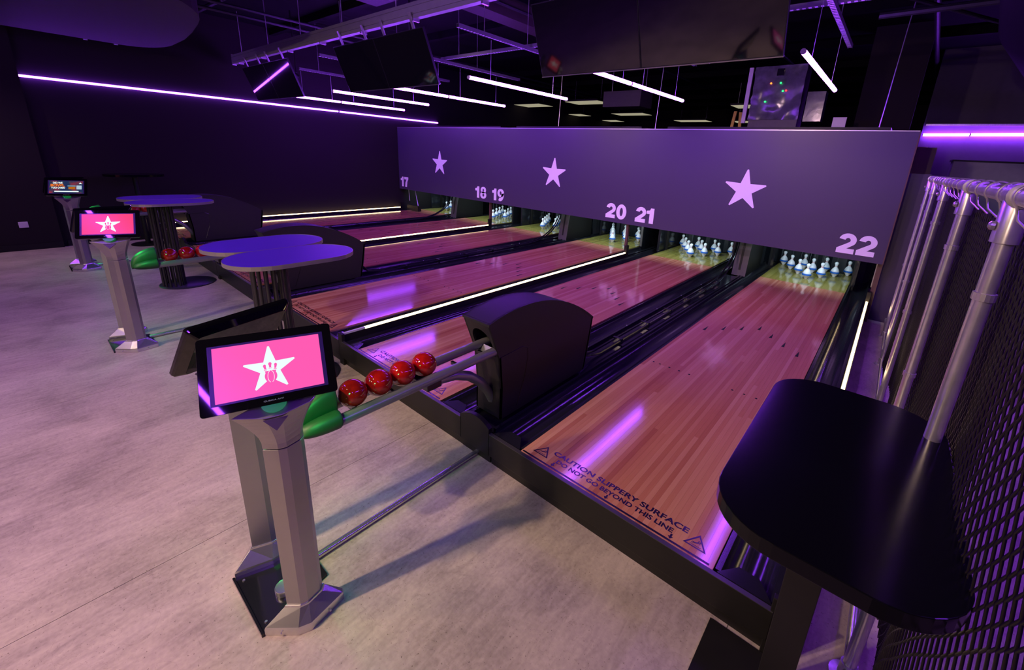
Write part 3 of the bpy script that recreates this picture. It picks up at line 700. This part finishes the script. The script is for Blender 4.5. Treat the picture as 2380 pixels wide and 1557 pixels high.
        MB().prism([(-0.036, -0.166), (0.036, -0.166), (0.0, -0.206)], -0.0265, -0.0215 + 0.0, M @ Matrix.Rotation(R(0), 4, 'X')).build('badge', mat('badge_dark', (0.05, 0.04, 0.035), 0.35, 0.3), t)
    return t
ORNG = emit('screen_orange', (1.0, 0.22, 0.01), 0.9)
def advert_mat():
    m, nt, b = newmat('screen_advert'); b.inputs['Base Color'].default_value = (0, 0, 0, 1); b.inputs['Roughness'].default_value = 0.2
    tc = nt.nodes.new('ShaderNodeTexCoord'); no = nt.nodes.new('ShaderNodeTexNoise'); no.inputs['Scale'].default_value = 9; nt.links.new(tc.outputs['Object'], no.inputs['Vector'])
    nt.links.new(ramp(nt, no.outputs['Fac'], [(0.35, (0.01, 0.02, 0.12)), (0.52, (0.02, 0.04, 0.09)), (0.7, (0.30, 0.03, 0.05))]), b.inputs['Emission Color']); b.inputs['Emission Strength'].default_value = 0.9
    return m
for i, (cx, dx) in enumerate(CN): console(dx, i)

# ---------------------------------------------------------------- double oval tables
def stadium(cx, cy, w_, l_, n=14):
    r = w_ / 2; return arcp(cx, cy + l_ / 2 - r, r, r, 0, 180, n) + arcp(cx, cy - l_ / 2 + r, r, r, 180, 360, n)
def oval_table(x, lab):
    t = empty('high_table', (x, -0.41, 0), lab, 'high table', 'high double oval tables')
    for s, dy in ((-1, 0.0), (1, 0.0)):
        poly = stadium(s * 0.245, dy, 0.486, 0.80)
        top = MB().prism(poly, 1.050, 1.072).build('tabletop', TTOP, t)
        e = MB(); inner = poly; outer = [(p[0] + (p[0] - s * 0.245) * 0.006, p[1] + (p[1] - dy) * 0.004) for p in poly]
        n_ = len(poly)
        for k in range(n_):
            j = (k + 1) % n_
            e.prism([inner[k], outer[k], outer[j], inner[j]][::-1], 1.046, 1.0735)
        e.build('edge_band', EDGE, top)
    bx, by = -0.045, 0.07
    MB().lathe([(0.285, 0.0), (0.285, 0.008), (0.28, 0.011)], c=(bx, by, 0), n=48).build('base_disc', mat('base_steel', (0.035, 0.033, 0.05), 0.3, 0.4), t, smooth=True)
    rm = MB().tube([(0, 0, 0.010), (0, 0, 1.048)], 0.0125, 10).mesh('rod', ROD, True)
    for k in range(14):
        a = 2 * math.pi * k / 14 + 0.35
        obj('rod', rm, t, (bx + 0.02 + 0.125 * math.cos(a), by - 0.14 + 0.105 * math.sin(a), 0))
    MB().box((bx - 0.14, by - 0.27, 1.036), (bx + 0.18, by - 0.01, 1.047)).build('mount_plate', ROD, t)
    return t
oval_table(DIV[0], 'high double oval table with violet-lit tops, farther one, on a cage of black rods')
oval_table(DIV[1], 'high double oval table with violet-lit tops, nearer one, behind the big console')

# foreground black table
t = empty('bar_table', (1.36, -0.2, 0), 'black high table with rounded corners in the right foreground beside the net', 'bar table')
MB().prism([(x - 1.36, y + 0.2) for x, y in rrect(1.118, -0.655, 1.600, 0.262, 0.155, 10)], 1.012, 1.052).build('tabletop', TBLK, t, bevel=0.002)
MB().box((-0.057, -0.05, 0.012), (0.037, 0.05, 1.012)).build('column', BLK, t, bevel=0.002)
MB().box((-0.26, -0.30, 0.0), (0.06, 0.17, 0.012)).build('base_plate', BLK, t, bevel=0.002)
MB().box((-0.15, -0.25, 0.995), (0.15, 0.25, 1.012)).build('mount_plate', BLK, t)
# distant bar table by the left wall
t = empty('bar_table', (-8.38, -0.25, 0), 'small black bar table by the left wall, beyond the advert screen', 'bar table')
MB().prism(stadium(0, 0, 0.45, 0.75), 1.13, 1.165).build('tabletop', TBLK, t)
MB().tube([(0, 0, 0.01), (0, 0, 1.13)], 0.035, 14).build('column', BLK, t, smooth=True)
MB().lathe([(0.22, 0), (0.22, 0.012)], n=32).build('base_disc', BLK, t)
# wall socket
t = empty('wall_socket', (-8.78, -1.555, 0.39), 'white double wall socket low on the dark left wall', 'wall socket')
MB().box((0.0, -0.048, -0.045), (0.008, 0.048, 0.045)).build('plate', WHITE, t, bevel=0.003)
for s in (-1, 1): MB().box((0.008, s * 0.022 - 0.008, -0.015), (0.011, s * 0.022 + 0.008, 0.015)).build('switch', WHITE, t)

# ---------------------------------------------------------------- televisions and beam
TVX = [(-7.103, 'left'), (-3.73, 'middle'), (-0.36, 'nearest')]
for cx, nm in TVX:
    zb = 2.49 if nm != 'nearest' else 2.472; yb = 1.60
    for s in (-1, 1):
        t = empty('television', (cx + s * 0.4785, yb, zb), 'hanging black television, %s of the %s pair over the lanes' % ('left' if s < 0 else 'right', nm), 'television', 'televisions hung in pairs over the lanes')
        tilt = math.atan2(0.195, 0.51)
        M = Matrix.Rotation(tilt, 4, 'X')
        MB().box((-0.4775, 0.0, 0.0), (0.4775, 0.028, 0.548), M).build('shell', TVB, t, bevel=0.002)
        MB().box((-0.470, -0.0015, 0.010), (0.470, 0.0, 0.540), M).build('screen', TV, t)
        MB().box((-0.4785, -0.003, -0.003), (0.4785, 0.0285, 0.004), M).build('lower_trim', SILV, t)
        MB().box((-0.03, -0.004, -0.006), (0.03, 0.012, -0.003), M).build('sensor', TVB, t)
        for sx in (-0.28, 0.28):
            MB().box((sx - 0.018, 0.03, 0.30), (sx + 0.018, 0.045, 0.70), M).build('bracket', GALV, t)
t = empty('truss_beam', (-3.9, 1.45, 3.18), 'long grey aluminium beam carrying the televisions', 'beam')
for za, zb in ((-0.075, -0.040), (-0.032, 0.032), (0.040, 0.075)):
    MB().box((-4.65, -0.032, za), (4.9, 0.03, zb)).build('profile_rail', BEAMM, t)
MB().box((-4.65, -0.024, -0.070), (4.9, 0.022, 0.070)).build('web', BEAMM, t)
MB().box((-4.67, -0.034, -0.09), (-4.65, 0.034, 0.09)).build('end_plate', GALV, t)
sm = MB().box((-0.012, -0.04, -0.10), (0.012, 0.04, -0.075)).mesh('clip', SILV)
for k in range(9): obj('clip', sm, t, (-4.3 + k * 1.05, 0, 0))
sm = MB().tube([(0, 0, 0.07), (0, 0, 0.72)], 0.006, 6).mesh('hanger_rod', GALV)
for k in range(8): obj('hanger_rod', sm, t, (-4.2 + k * 1.2, 0, 0))

# ---------------------------------------------------------------- violet tubes
def tube_lamp(a, b, label, group='hanging violet light tubes', tray=None, m=PURP, r=0.019, seg=None):
    a = Vector(a); b = Vector(b); L = (b - a).length; d = (b - a).normalized(); c = (a + b) / 2
    t = empty('light_tube', tuple(c), label, 'light tube', group)
    MB().tube([a - c, b - c], r, 12).build('tube', m, t)
    MB().tube([a - c - d * 0.012, a - c], r * 1.02, 12).build('end_cap', WHITE, t); MB().tube([b - c, b - c + d * 0.012], r * 1.02, 12).build('end_cap', WHITE, t)
    if tray:
        for k in (0.18, 0.82):
            p = a + (b - a) * k
            MB().tube([p - c + Vector((0, 0, r)), Vector((p.x, p.y, tray)) - c], 0.0022, 5).build('wire', GALV, t)
    return t
ZT = 2.6; TR = 3.04
tube_lamp((-7.53, 2.02, ZT), (-7.53, 2.86, ZT), 'hanging violet tube nearest the left wall, nearer half', tray=TR)
tube_lamp((-7.53, 2.89, ZT), (-7.53, 4.30, ZT), 'hanging violet tube nearest the left wall, farther half', tray=TR)
tube_lamp((-5.84, 1.92, ZT), (-5.84, 3.71, ZT), 'long unbroken hanging violet tube second from the left wall', tray=TR)
tube_lamp((-4.36, 2.05, ZT), (-4.36, 2.98, ZT), 'hanging violet tube just behind the middle televisions, nearer half', tray=TR)
tube_lamp((-4.36, 3.01, ZT), (-4.36, 4.24, ZT), 'hanging violet tube behind the middle televisions, farther half', tray=TR)
tube_lamp((-2.64, 1.91, ZT), (-2.64, 3.75, ZT), 'hanging violet tube between the middle and nearest televisions', tray=TR)
tube_lamp((-1.15, 1.95, ZT), (-1.15, 2.88, ZT), 'hanging violet tube behind the nearest televisions, nearer half', tray=TR)
tube_lamp((-1.15, 2.91, ZT), (-1.15, 4.33, ZT), 'hanging violet tube behind the nearest televisions, farther half', tray=TR)
tube_lamp((0.60, 2.12, ZT), (0.60, 3.95, ZT), 'hanging violet tube over the nearest lane, right of the televisions', tray=TR)
tube_lamp((-8.82, -1.27, 2.52), (-8.82, 3.44, 2.505), 'very long violet strip on the left wall, nearer length', 'violet strips along the walls', m=PURPW, r=0.016)
tube_lamp((-8.82, 3.47, 2.505), (-8.82, 6.19, 2.49), 'violet strip on the left wall, farther length by the masking board', 'violet strips along the walls', m=PURPW, r=0.016)
tube_lamp((1.45, 9.0, 2.505), (2.05, 9.0, 2.515), 'violet strip on the far right wall, end beside the masking board', 'violet strips along the walls', m=PURP, r=0.022)
tube_lamp((2.07, 9.0, 2.515), (7.5, 9.0, 2.60), 'violet strip on the far right wall, long length above the net', 'violet strips along the walls', m=PURP, r=0.022)
tag(MB().box((1.45, 9.0, 2.66), (7.5, 9.06, 2.69)).build('trim_1', GALV), kind='structure')
# tubes over the seating area behind the viewer, and two added to light the neighbouring area
for a, b, lb in (((-4.3, -1.86, 2.9), (-3.02, -1.94, 2.9), 'violet tube over the seating area, left'), ((-3.0, -1.95, 2.9), (-1.4, -2.05, 2.9), 'violet tube over the seating area, centre'),
                 ((1.25, -2.27, 2.9), (3.0, -2.40, 2.9), 'violet tube over the seating area, right'), ((-7.4, -3.4, 2.9), (-6.0, -2.6, 2.9), 'violet tube over the seating area, far left'),
                 ((-4.4, -3.9, 2.9), (-2.9, -4.4, 2.9), 'violet tube over the seating area, rear'),
                 ((2.7, -0.9, 2.6), (2.7, 0.9, 2.6), 'violet tube added over the neighbouring area, nearer'), ((3.2, 2.3, 2.7), (3.2, 4.2, 2.7), 'violet tube added over the neighbouring area, farther')):
    tube_lamp(a, b, lb, 'violet tubes outside the view', tray=3.9)
for x, wh in ((-7.103, 'left'), (-3.73, 'middle'), (-0.36, 'nearest')):
    t = empty('added_wash_lamp', (x, 1.95, 2.86), 'small black wash lamp added unseen behind the %s pair of televisions' % wh, 'spotlight', 'added wash lamps behind the televisions')
    q = (Vector((x, 4.93, 1.35)) - Vector((x, 1.95, 2.86))).to_track_quat('-Z', 'Y')
    for nm, me_, dz in (('housing', MB().lathe([(0.03, 0.10), (0.05, 0.09), (0.055, 0.0), (0.045, 0.0), (0.042, 0.03), (0.02, 0.03)], n=20).mesh('housing', BLK), 0.02), ('lens', MB().lathe([(0.04, 0.02), (0.04, 0.024)], n=20).mesh('lens', SPOTM), 0.03)):
        h_ = obj(nm, me_, t); h_.rotation_mode = 'QUATERNION'; h_.rotation_quaternion = q; h_.location = q @ Vector((0, 0, dz))
    MB().tube([(0, -0.03, 0.09), (0, -0.04, 1.03)], 0.012, 8).build('stem', BLK, t)
# ceiling spot housings, also for the two low added spots
hm = MB().lathe([(0.03, 0.10), (0.05, 0.09), (0.055, 0.0), (0.045, 0.0), (0.042, 0.03), (0.02, 0.03)], n=20).mesh('housing', BLK)
lm = MB().lathe([(0.04, 0.02), (0.04, 0.024)], n=20).mesh('lens', SPOTM)
for i, (a, b, k) in enumerate(SPOTS):
    t = empty('ceiling_or_added_spot', a, 'black ceiling spotlight over the seating area, %s' % ('centre', 'right', 'centre left', 'left', 'far left', 'rear', 'added low to warm the duct', 'added at far rear to warm the beam')[i], 'spotlight', 'ceiling spotlights over the seating area')
    q = (Vector(b) - Vector(a)).to_track_quat('-Z', 'Y')
    h_ = obj('housing', hm, t); h_.rotation_mode = 'QUATERNION'; h_.rotation_quaternion = q; h_.location = q @ Vector((0, 0, 0.02))
    l_ = obj('lens', lm, t); l_.rotation_mode = 'QUATERNION'; l_.rotation_quaternion = q; l_.location = q @ Vector((0, 0, 0.03))
    MB().tube([(0, 0, 0.1), (0, 0, 0.7)], 0.012, 8).build('stem', BLK, t)

# ---------------------------------------------------------------- cable trays (slotted channels)
def tray(x, y0, y1, label, along='y', z=TR + 0.02):
    t = empty('cable_tray', ((x, y0, z) if along == 'y' else (x, y0, z)), label, 'cable tray', 'slotted steel channels under the ceiling')
    L = (y1 - y0) if along == 'y' else (y1 - x)
    M = Matrix.Identity(4) if along == 'y' else Matrix.Rotation(R(-90), 4, 'Z')
    m = MB().box((-0.02, 0, 0.0), (-0.017, L, 0.04), M).box((0.017, 0, 0.0), (0.02, L, 0.04), M).box((-0.017, 0, 0.037), (0.017, L, 0.04), M)
    m.build('channel', TRAYM, t)
    lip = MB(); k = 0.0
    while k < L - 0.03:
        lip.box((-0.017, k, 0.0), (0.017, k + 0.022, 0.003), M); k += 0.045
    s = lip.build('slotted_face', BEAMM, t); s['kind'] = 'stuff'
    n_ = max(2, int(L / 1.2)); wm = MB().tube([(0, 0, 0.04), (0, 0, 0.83)], 0.004, 5).mesh('hanger_rod', GALV)
    for j in range(n_):
        p = M @ Vector((0, L * (j + 0.3) / n_, 0)); obj('hanger_rod', wm, t, tuple(p))
tray(-7.53, 2.15, 4.5, 'slotted channel above the leftmost hanging tube')
tray(-5.84, 1.75, 4.2, 'slotted channel above the second hanging tube')
tray(-4.36, 1.70, 4.6, 'slotted channel above the tube behind the middle televisions')
tray(-2.64, 1.75, 4.3, 'slotted channel above the tube right of the middle televisions')
tray(-1.15, 1.75, 4.6, 'slotted channel above the tube behind the nearest televisions')
tray(0.60, 1.45, 4.35, 'slotted channel above the rightmost hanging tube')
tray(-4.45, 2.95, 2.2, 'slotted cross channel running over the other channels', along='x', z=TR + 0.065)

# ---------------------------------------------------------------- ducts
def big_duct():
    t = empty('ceiling_duct', (-6.0, -2.0, 3.0), 'wide dark flat duct with a rounded end at the top left', 'duct')
    # rounded far corner outline (plan), from photo
    pts = [(-7.62, -4.5), (-7.62, -0.2)]
    pts += [(-6.85 - 0.77 * math.cos(R(a)), -0.2 + 0.42 * math.sin(R(a))) for a in range(10, 91, 10)]
    pts += [(-6.2, 0.215), (-5.6, 0.16)] + [(-5.3 + 1.5 * math.sin(R(a)), -0.85 + 0.95 * math.cos(R(a))) for a in range(10, 91, 10)] + [(-3.8, -4.5)]
    poly = [(x + 6.0, y + 2.0) for x, y in pts][::-1]
    MB().prism(poly, 0.0, 0.33).build('duct_body', DUCT, t)
    for y in (0.55, 0.85):
        MB().box((-1.64, y - 2.0 + 1.35, -0.035), (2.2, y - 2.0 + 1.40, 0.0)).build('flange', BLK, t)
    for y in (-0.12, 0.18):
        MB().box((-1.66, y + 1.55, -0.01), (-1.62, y + 1.59, 0.85)).build('strap', GALV, t)
    for k in range(3): MB().box((-1.62, -2.2 + k * 1.1, -0.004), (2.2, -2.19 + k * 1.1, 0.0)).build('seam', BLK, t)
big_duct()
t = empty('ceiling_duct', (-2.2, 2.2, 3.45), 'violet-lit rectangular duct crossing high above the beam', 'duct')
MB().box((-1.9, -1.5, 0), (-0.5, -0.5, 0.35)).build('duct_body', DUCT, t)
MB().box((0.0, -1.3, 0.05), (0.9, 3.8, 0.35)).build('branch', DUCT, t)
MB().box((-1.3, -0.5, 0.1), (-1.0, 4.8, 0.34)).build('branch', DUCT, t)
t = empty('ceiling_duct', (2.6, 5.5, 3.1), 'dark round spiral duct in the upper right', 'duct')
MB().tube([(-0.9, -3.5, 0.2), (-0.6, -1.0, 0.1), (-0.1, 1.0, 0), (1.2, 2.0, 0), (3.5, 2.3, 0)], 0.30, 20).build('duct_body', CEIL, t, smooth=True)
t = empty('pipe_run', (-4.0, 3.0, 3.6), 'thin pipes and cables running under the dark ceiling, upper left', 'pipe run')
DPIPE = mat('dark_pipe', (0.02, 0.02, 0.022), 0.5, 0.3)
for k, (dx, dz) in enumerate(((-3.0, 0.0), (-2.8, 0.06), (0.8, 0.05), (3.2, 0.02))):
    MB().tube([(dx, -4.5, dz), (dx + 0.2, 8.0, dz)], 0.022, 8).build('pipe', DPIPE, t)
MB().tube([(-4.5, -2.2, 0.1), (5.0, -2.0, 0.1)], 0.03, 8).build('pipe', DPIPE, t)
MB().tube([(-1.6, -3.0, 0.2), (-1.6, -3.0, -0.35)], 0.035, 10).build('drop_pipe', DPIPE, t)
t = empty('pipe_run', (2.0, 3.0, 3.6), 'dark pipes and cable run under the ceiling, upper right', 'pipe run')
MB().tube([(-1.2, 1.2, -0.30), (0.4, 1.25, -0.28), (3.5, 1.0, -0.1), (6, 0.8, 0.0)], 0.03, 8).build('pipe', DPIPE, t)
MB().tube([(-1.4, 0.8, -0.1), (0.6, 3.4, -0.3)], 0.02, 8).build('pipe', DPIPE, t)
MB().tube([(-1.0, -2.0, 0.1), (-0.6, 7.0, 0.1)], 0.03, 8).build('pipe', DPIPE, t)

# ---------------------------------------------------------------- far room: panels, machine, ladder
PANS = [(-8.4, 9.6, 1.2), (-8.9, 12.6, 1.2), (-6.1, 9.4, 1.1), (-6.4, 12.6, 1.2), (-10 + 1.2, 15.0, 1.2), (-5.2, 15.2, 1.2), (-3.2, 15.6, 1.2), (-2.2, 11.2, 0.7)]
for i, (x, y, s) in enumerate(PANS):
    t = empty('ceiling_panel', (x, y, 3.3), 'pale square ceiling panel in the dark hall beyond the masking board', 'ceiling panel', 'pale ceiling panels beyond the masking board')
    MB().box((-s / 2, -0.35, 0), (s / 2, 0.35, 0.02)).build('diffuser', PANEL, t)
    MB().box((-s / 2 - 0.02, -0.37, 0.006), (s / 2 + 0.02, 0.37, 0.05)).build('frame', BLK, t)
    for sx in (-1, 1): MB().tube([(sx * s * 0.4, 0, 0.05), (sx * s * 0.4, 0, 0.6)], 0.004, 5).build('wire', GALV, t)
for i, xc in enumerate(RET):
    m_ = empty('pin_machine', (xc, 5.45, 0), 'dark pin setting machine behind the masking board, above the %s pair of lanes' % ('left', 'middle', 'nearest')[i], 'pin machine', 'pin machines behind the masking board')
    MB().box((-1.45, 0.0, 1.25), (1.45, 1.45, 2.36)).build('casing', BLK, m_)
    for sx in (-1.46, 1.43):
        for yy in (0.6, 1.40): MB().box((sx, yy, 0.0), (sx + 0.03, yy + 0.05, 1.25)).build('leg', BLK, m_)
t = empty('control_cabinet', (-0.45, 6.5, 2.4), 'plastic-wrapped machine cabinet with small red and green lamps above the masking board', 'control cabinet')
def lumpy(a, b, seed):
    rnd = random.Random(seed); m = MB(); nx, nz = 10, 10
    v = []
    for j in range(nz + 1):
        for i in range(nx + 1):
            v.append((a[0] + (b[0] - a[0]) * i / nx + rnd.uniform(-.012, .012), a[1] + rnd.uniform(-0.03, 0.01), a[2] + (b[2] - a[2]) * j / nz))
    f = [(j * (nx + 1) + i, j * (nx + 1) + i + 1, (j + 1) * (nx + 1) + i + 1, (j + 1) * (nx + 1) + i) for j in range(nz) for i in range(nx)]
    m.add(v, f); return m
MB().box((-0.42, 0.0, -0.04), (0.30, 0.38, 0.95)).build('cabinet', GREY, t)
lumpy((-0.43, -0.02, 0.15), (0.31, 0, 0.95), 3).build('wrap', BAG, t, smooth=True)
MB().box((-0.53, -0.02, 0.1), (-0.47, 0.02, 0.95)).build('white_edge', WHITE, t)
MB().box((0.38, -0.02, 0.12), (0.62, 0.2, 0.55)).build('side_wrap', BAG, t)
MB().box((-0.10, -0.06, 0.80), (0.0, -0.03, 0.9)).build('window', BLKG, t)
for x, z, c in ((-0.16, 0.69, 'amber'), (-0.02, 0.69, 'green'), (0.03, 0.57, 'green'), (0.075, 0.575, 'red'), (-0.20, 0.42, 'green')):
    mm = {'amber': emit('lamp_amber', (1.0, 0.20, 0.02), 3.0), 'green': emit('lamp_green', (0.02, 1.0, 0.15), 3.0), 'red': emit('lamp_red', (1.0, 0.03, 0.03), 3.0)}[c]
    MB().lathe([(0.014, 0), (0.014, 0.012)], n=10, M=Matrix.Translation((x, -0.055, z)) @ Matrix.Rotation(R(90), 4, 'X')).build('lamp', mm, t)
t = empty('step_ladder', (-1.30, 7.15, 0.0), 'top of a yellow ladder behind the masking board', 'ladder')
MB().loft([[(-0.30, 0, 0), (-0.25, 0, 0), (-0.25, 0.03, 0), (-0.30, 0.03, 0)], [(-0.02, 0, 2.76), (0.03, 0, 2.76), (0.03, 0.03, 2.76), (-0.02, 0.03, 2.76)]]).build('stile', YEL, t)
MB().loft([[(0.30, 0, 0), (0.35, 0, 0), (0.35, 0.03, 0), (0.30, 0.03, 0)], [(0.07, 0, 2.74), (0.12, 0, 2.74), (0.12, 0.03, 2.74), (0.07, 0.03, 2.74)]]).build('stile', YEL, t)
for k in range(8): MB().box((-0.27 + 0.03 * k, 0.004, 0.3 + 0.3 * k), (0.32 - 0.022 * k, 0.026, 0.33 + 0.3 * k)).build('rung', YEL, t)
tag(MB().box((0.33, 6.5, 2.362), (0.50, 6.54, 2.58)).build('white_board', WHITE), 'narrow white upright board behind the masking board, right of the wrapped cabinet', 'board')
tag(MB().box((0.55, 7.1, 0), (1.25, 7.5, 3.9)).build('wall_column', WALLM), kind='structure')
for (x, y, z0, z1, wh) in ((-4.5, 6.0, 2.0, 3.9, 'left one'), (-2.4, 6.2, 2.0, 3.9, 'left of the yellow ladder'), (0.95, 5.6, 2.1, 3.9, 'right of the wrapped cabinet')):
    tag(MB().tube([(x, y, z0), (x + 0.05, y, z1)], 0.006, 6).build('hanging_cable', GALV), 'thin cable hanging down behind the masking board, %s' % wh, 'cable', 'thin cables behind the masking board')
t = empty('wrapped_fan', (-4.2, 8.0, 3.0), 'dark square hanging unit beyond the masking board', 'hanging unit')
MB().box((-0.5, 0, 0), (0.5, 0.6, 0.35)).build('casing', GREY, t)
for sx in (-0.45, 0.45): MB().tube([(sx, 0.3, 0.35), (sx, 0.3, 0.9)], 0.008, 6).build('hanger_rod', GALV, t)

# ---------------------------------------------------------------- right side: partition, cabinet, rail and net
tag(MB().box((1.378, 5.15, 0), (1.575, 5.21, 1.83)).build('partition_panel', MASK), 'narrow dark purple upright panel right of the masking board', 'panel')
tag(MB().box((1.40, 6.9, 0), (1.62, 7.1, 2.20)).build('dark_post', BROWN), 'dark post behind the purple panel', 'post')
tag(MB().box((1.30, 7.2, 0.0), (1.52, 7.22, 2.22)).build('pale_board', mat('pale_board', (0.55, 0.50, 0.30), 0.6)), 'pale yellowish board behind the right end of the masking board', 'board')
t = empty('low_cabinet', (5.4, 8.2, 0), 'long dark purple-lit cabinet wall on the far right behind the net', 'cabinet')
MB().box((-3.5, -0.2, 0), (3.85, 0.3, 2.05)).build('cabinet_body', mat('pale_cabinet', (0.30, 0.27, 0.32), 0.5), t)
MB().box((-3.52, -0.22, 2.05), (3.85, 0.32, 2.075)).build('cabinet_top', BLK, t)
PYS = [-1.05, 0.10, 1.14, 2.42, 3.58, 4.53]
t = empty('pole_rail', (1.56, 2.0, 0), 'galvanised steel pole fence with top rail along the right side of the lanes', 'pole fence')
MB().tube([(0, -4.2, 1.785), (0, 2.62, 1.785)], 0.024, 18).build('top_rail', GALV, t, smooth=True)
MB().tube([(0.0, -3.6, 0.05), (0, 3.3, 0.05)], 0.018, 10).build('bottom_rail', GALV, t, smooth=True)
pm1 = MB().tube([(0, 0, 0.0), (0, 0, 1.77)], 0.021, 18).mesh('pole', GALV, True)
tee = MB().lathe([(0.021, 1.66), (0.029, 1.662), (0.029, 1.77), (0.024, 1.79)], n=18).mesh('tee_fitting', GALV, True)
knob = MB().lathe([(0.012, 0), (0.012, 0.008), (0.006, 0.013)], n=12, M=Matrix.Translation((-0.028, -0.008, 1.705)) @ Matrix.Rotation(R(-90), 4, 'Y')).mesh('knob', GALV)
clip = MB().lathe([(0.022, 0), (0.0255, 0.001), (0.0255, 0.022), (0.022, 0.023)], n=16).mesh('clip', GALV)
base = MB().lathe([(0.055, 0), (0.055, 0.008), (0.03, 0.012), (0.028, 0.07), (0.021, 0.071)], n=20).mesh('floor_flange', GALV, True)
for y in PYS:
    obj('pole', pm1, t, (0, y - 2, 0)); obj('tee_fitting', tee, t, (0, y - 2, 0)); obj('knob', knob, t, (0, y - 2, 0)); obj('floor_flange', base, t, (0, y - 2, 0))
    for z in (1.50, 0.85): obj('clip', clip, t, (0, y - 2, z))
    MB().tube([(0, y - 2 - 0.035, 1.785), (0, y - 2 + 0.035, 1.785)], 0.031, 18).build('collar', GALV, t, smooth=True)
rg = MB().tube([(0.032 * math.cos(R(a)), 0.006 * math.sin(R(a * 0.5)), 0.032 * math.sin(R(a))) for a in range(-50, 231, 14)] + [(-0.012, 0.0, -0.055), (0.02, 0.0, -0.085)], 0.0028, 6).mesh('ring_hook', GALV, True)
k = 0; y = -0.98
while y < 4.6:
    obj('ring_hook', rg, t, (0.004, y - 2, 1.785)); y += 0.24; k += 1

def net():
    # knotted net with tall narrow openings: every cord runs downwards, weaving to meet its neighbours
    import numpy as np
    dy = 0.023; ys = np.arange(-1.35, 5.1, dy); z1, z0 = 1.695, 0.02; dz = 0.030
    zs = np.arange(z1, z0, -dz); nz = len(zs)
    V = []; F = []
    c = 0.0034
    tri = np.array([(c, 0), (-c * 0.5, c * 0.87), (-c * 0.5, -c * 0.87)])
    par = np.arange(nz) % 2
    base = 0
    for i, y in enumerate(ys):
        off = ((par + i) % 2) * 2 - 1
        yy = y + off * dy * 0.40
        sag = 0.02 * math.sin(i * 0.05 * 6) ** 2
        bulge = 0.03 * math.sin(y * 3.1) + 0.015 * math.sin(y * 7.0)
        xx = 1.605 + bulge * np.linspace(0.2, 1.0, nz) 
        zz = zs - sag * 0.4
        P = np.zeros((nz, 3, 3)); P[:, :, 0] = xx[:, None] + tri[None, :, 0]; P[:, :, 1] = yy[:, None] + tri[None, :, 1]; P[:, :, 2] = zz[:, None]
        V.append(P.reshape(-1, 3))
        a = np.arange(nz - 1) * 3 + base
        for k in range(3):
            j = (k + 1) % 3
            F.append(np.stack([a + k, a + j, a + j + 3, a + k + 3], 1))
        base += nz * 3
    V = np.concatenate(V); F = np.concatenate(F)
    me = bpy.data.meshes.new('net_curtain'); me.vertices.add(len(V)); me.vertices.foreach_set('co', V.ravel().astype('f'))
    me.loops.add(F.size); me.loops.foreach_set('vertex_index', F.ravel().astype('i')); me.polygons.add(len(F)); me.polygons.foreach_set('loop_start', np.arange(0, F.size, 4).astype('i'))
    me.polygons.foreach_set('loop_total', np.full(len(F), 4, 'i')) if hasattr(me.polygons[0], 'loop_total') and False else None
    me.update(calc_edges=True); me.validate(); me.materials.append(NETM)
    o = bpy.data.objects.new('net_curtain', me); col.objects.link(o)
    tag(o, 'fine black net hanging from rings on the steel pole rail at the right', 'net', kind='stuff')
    return o
net()
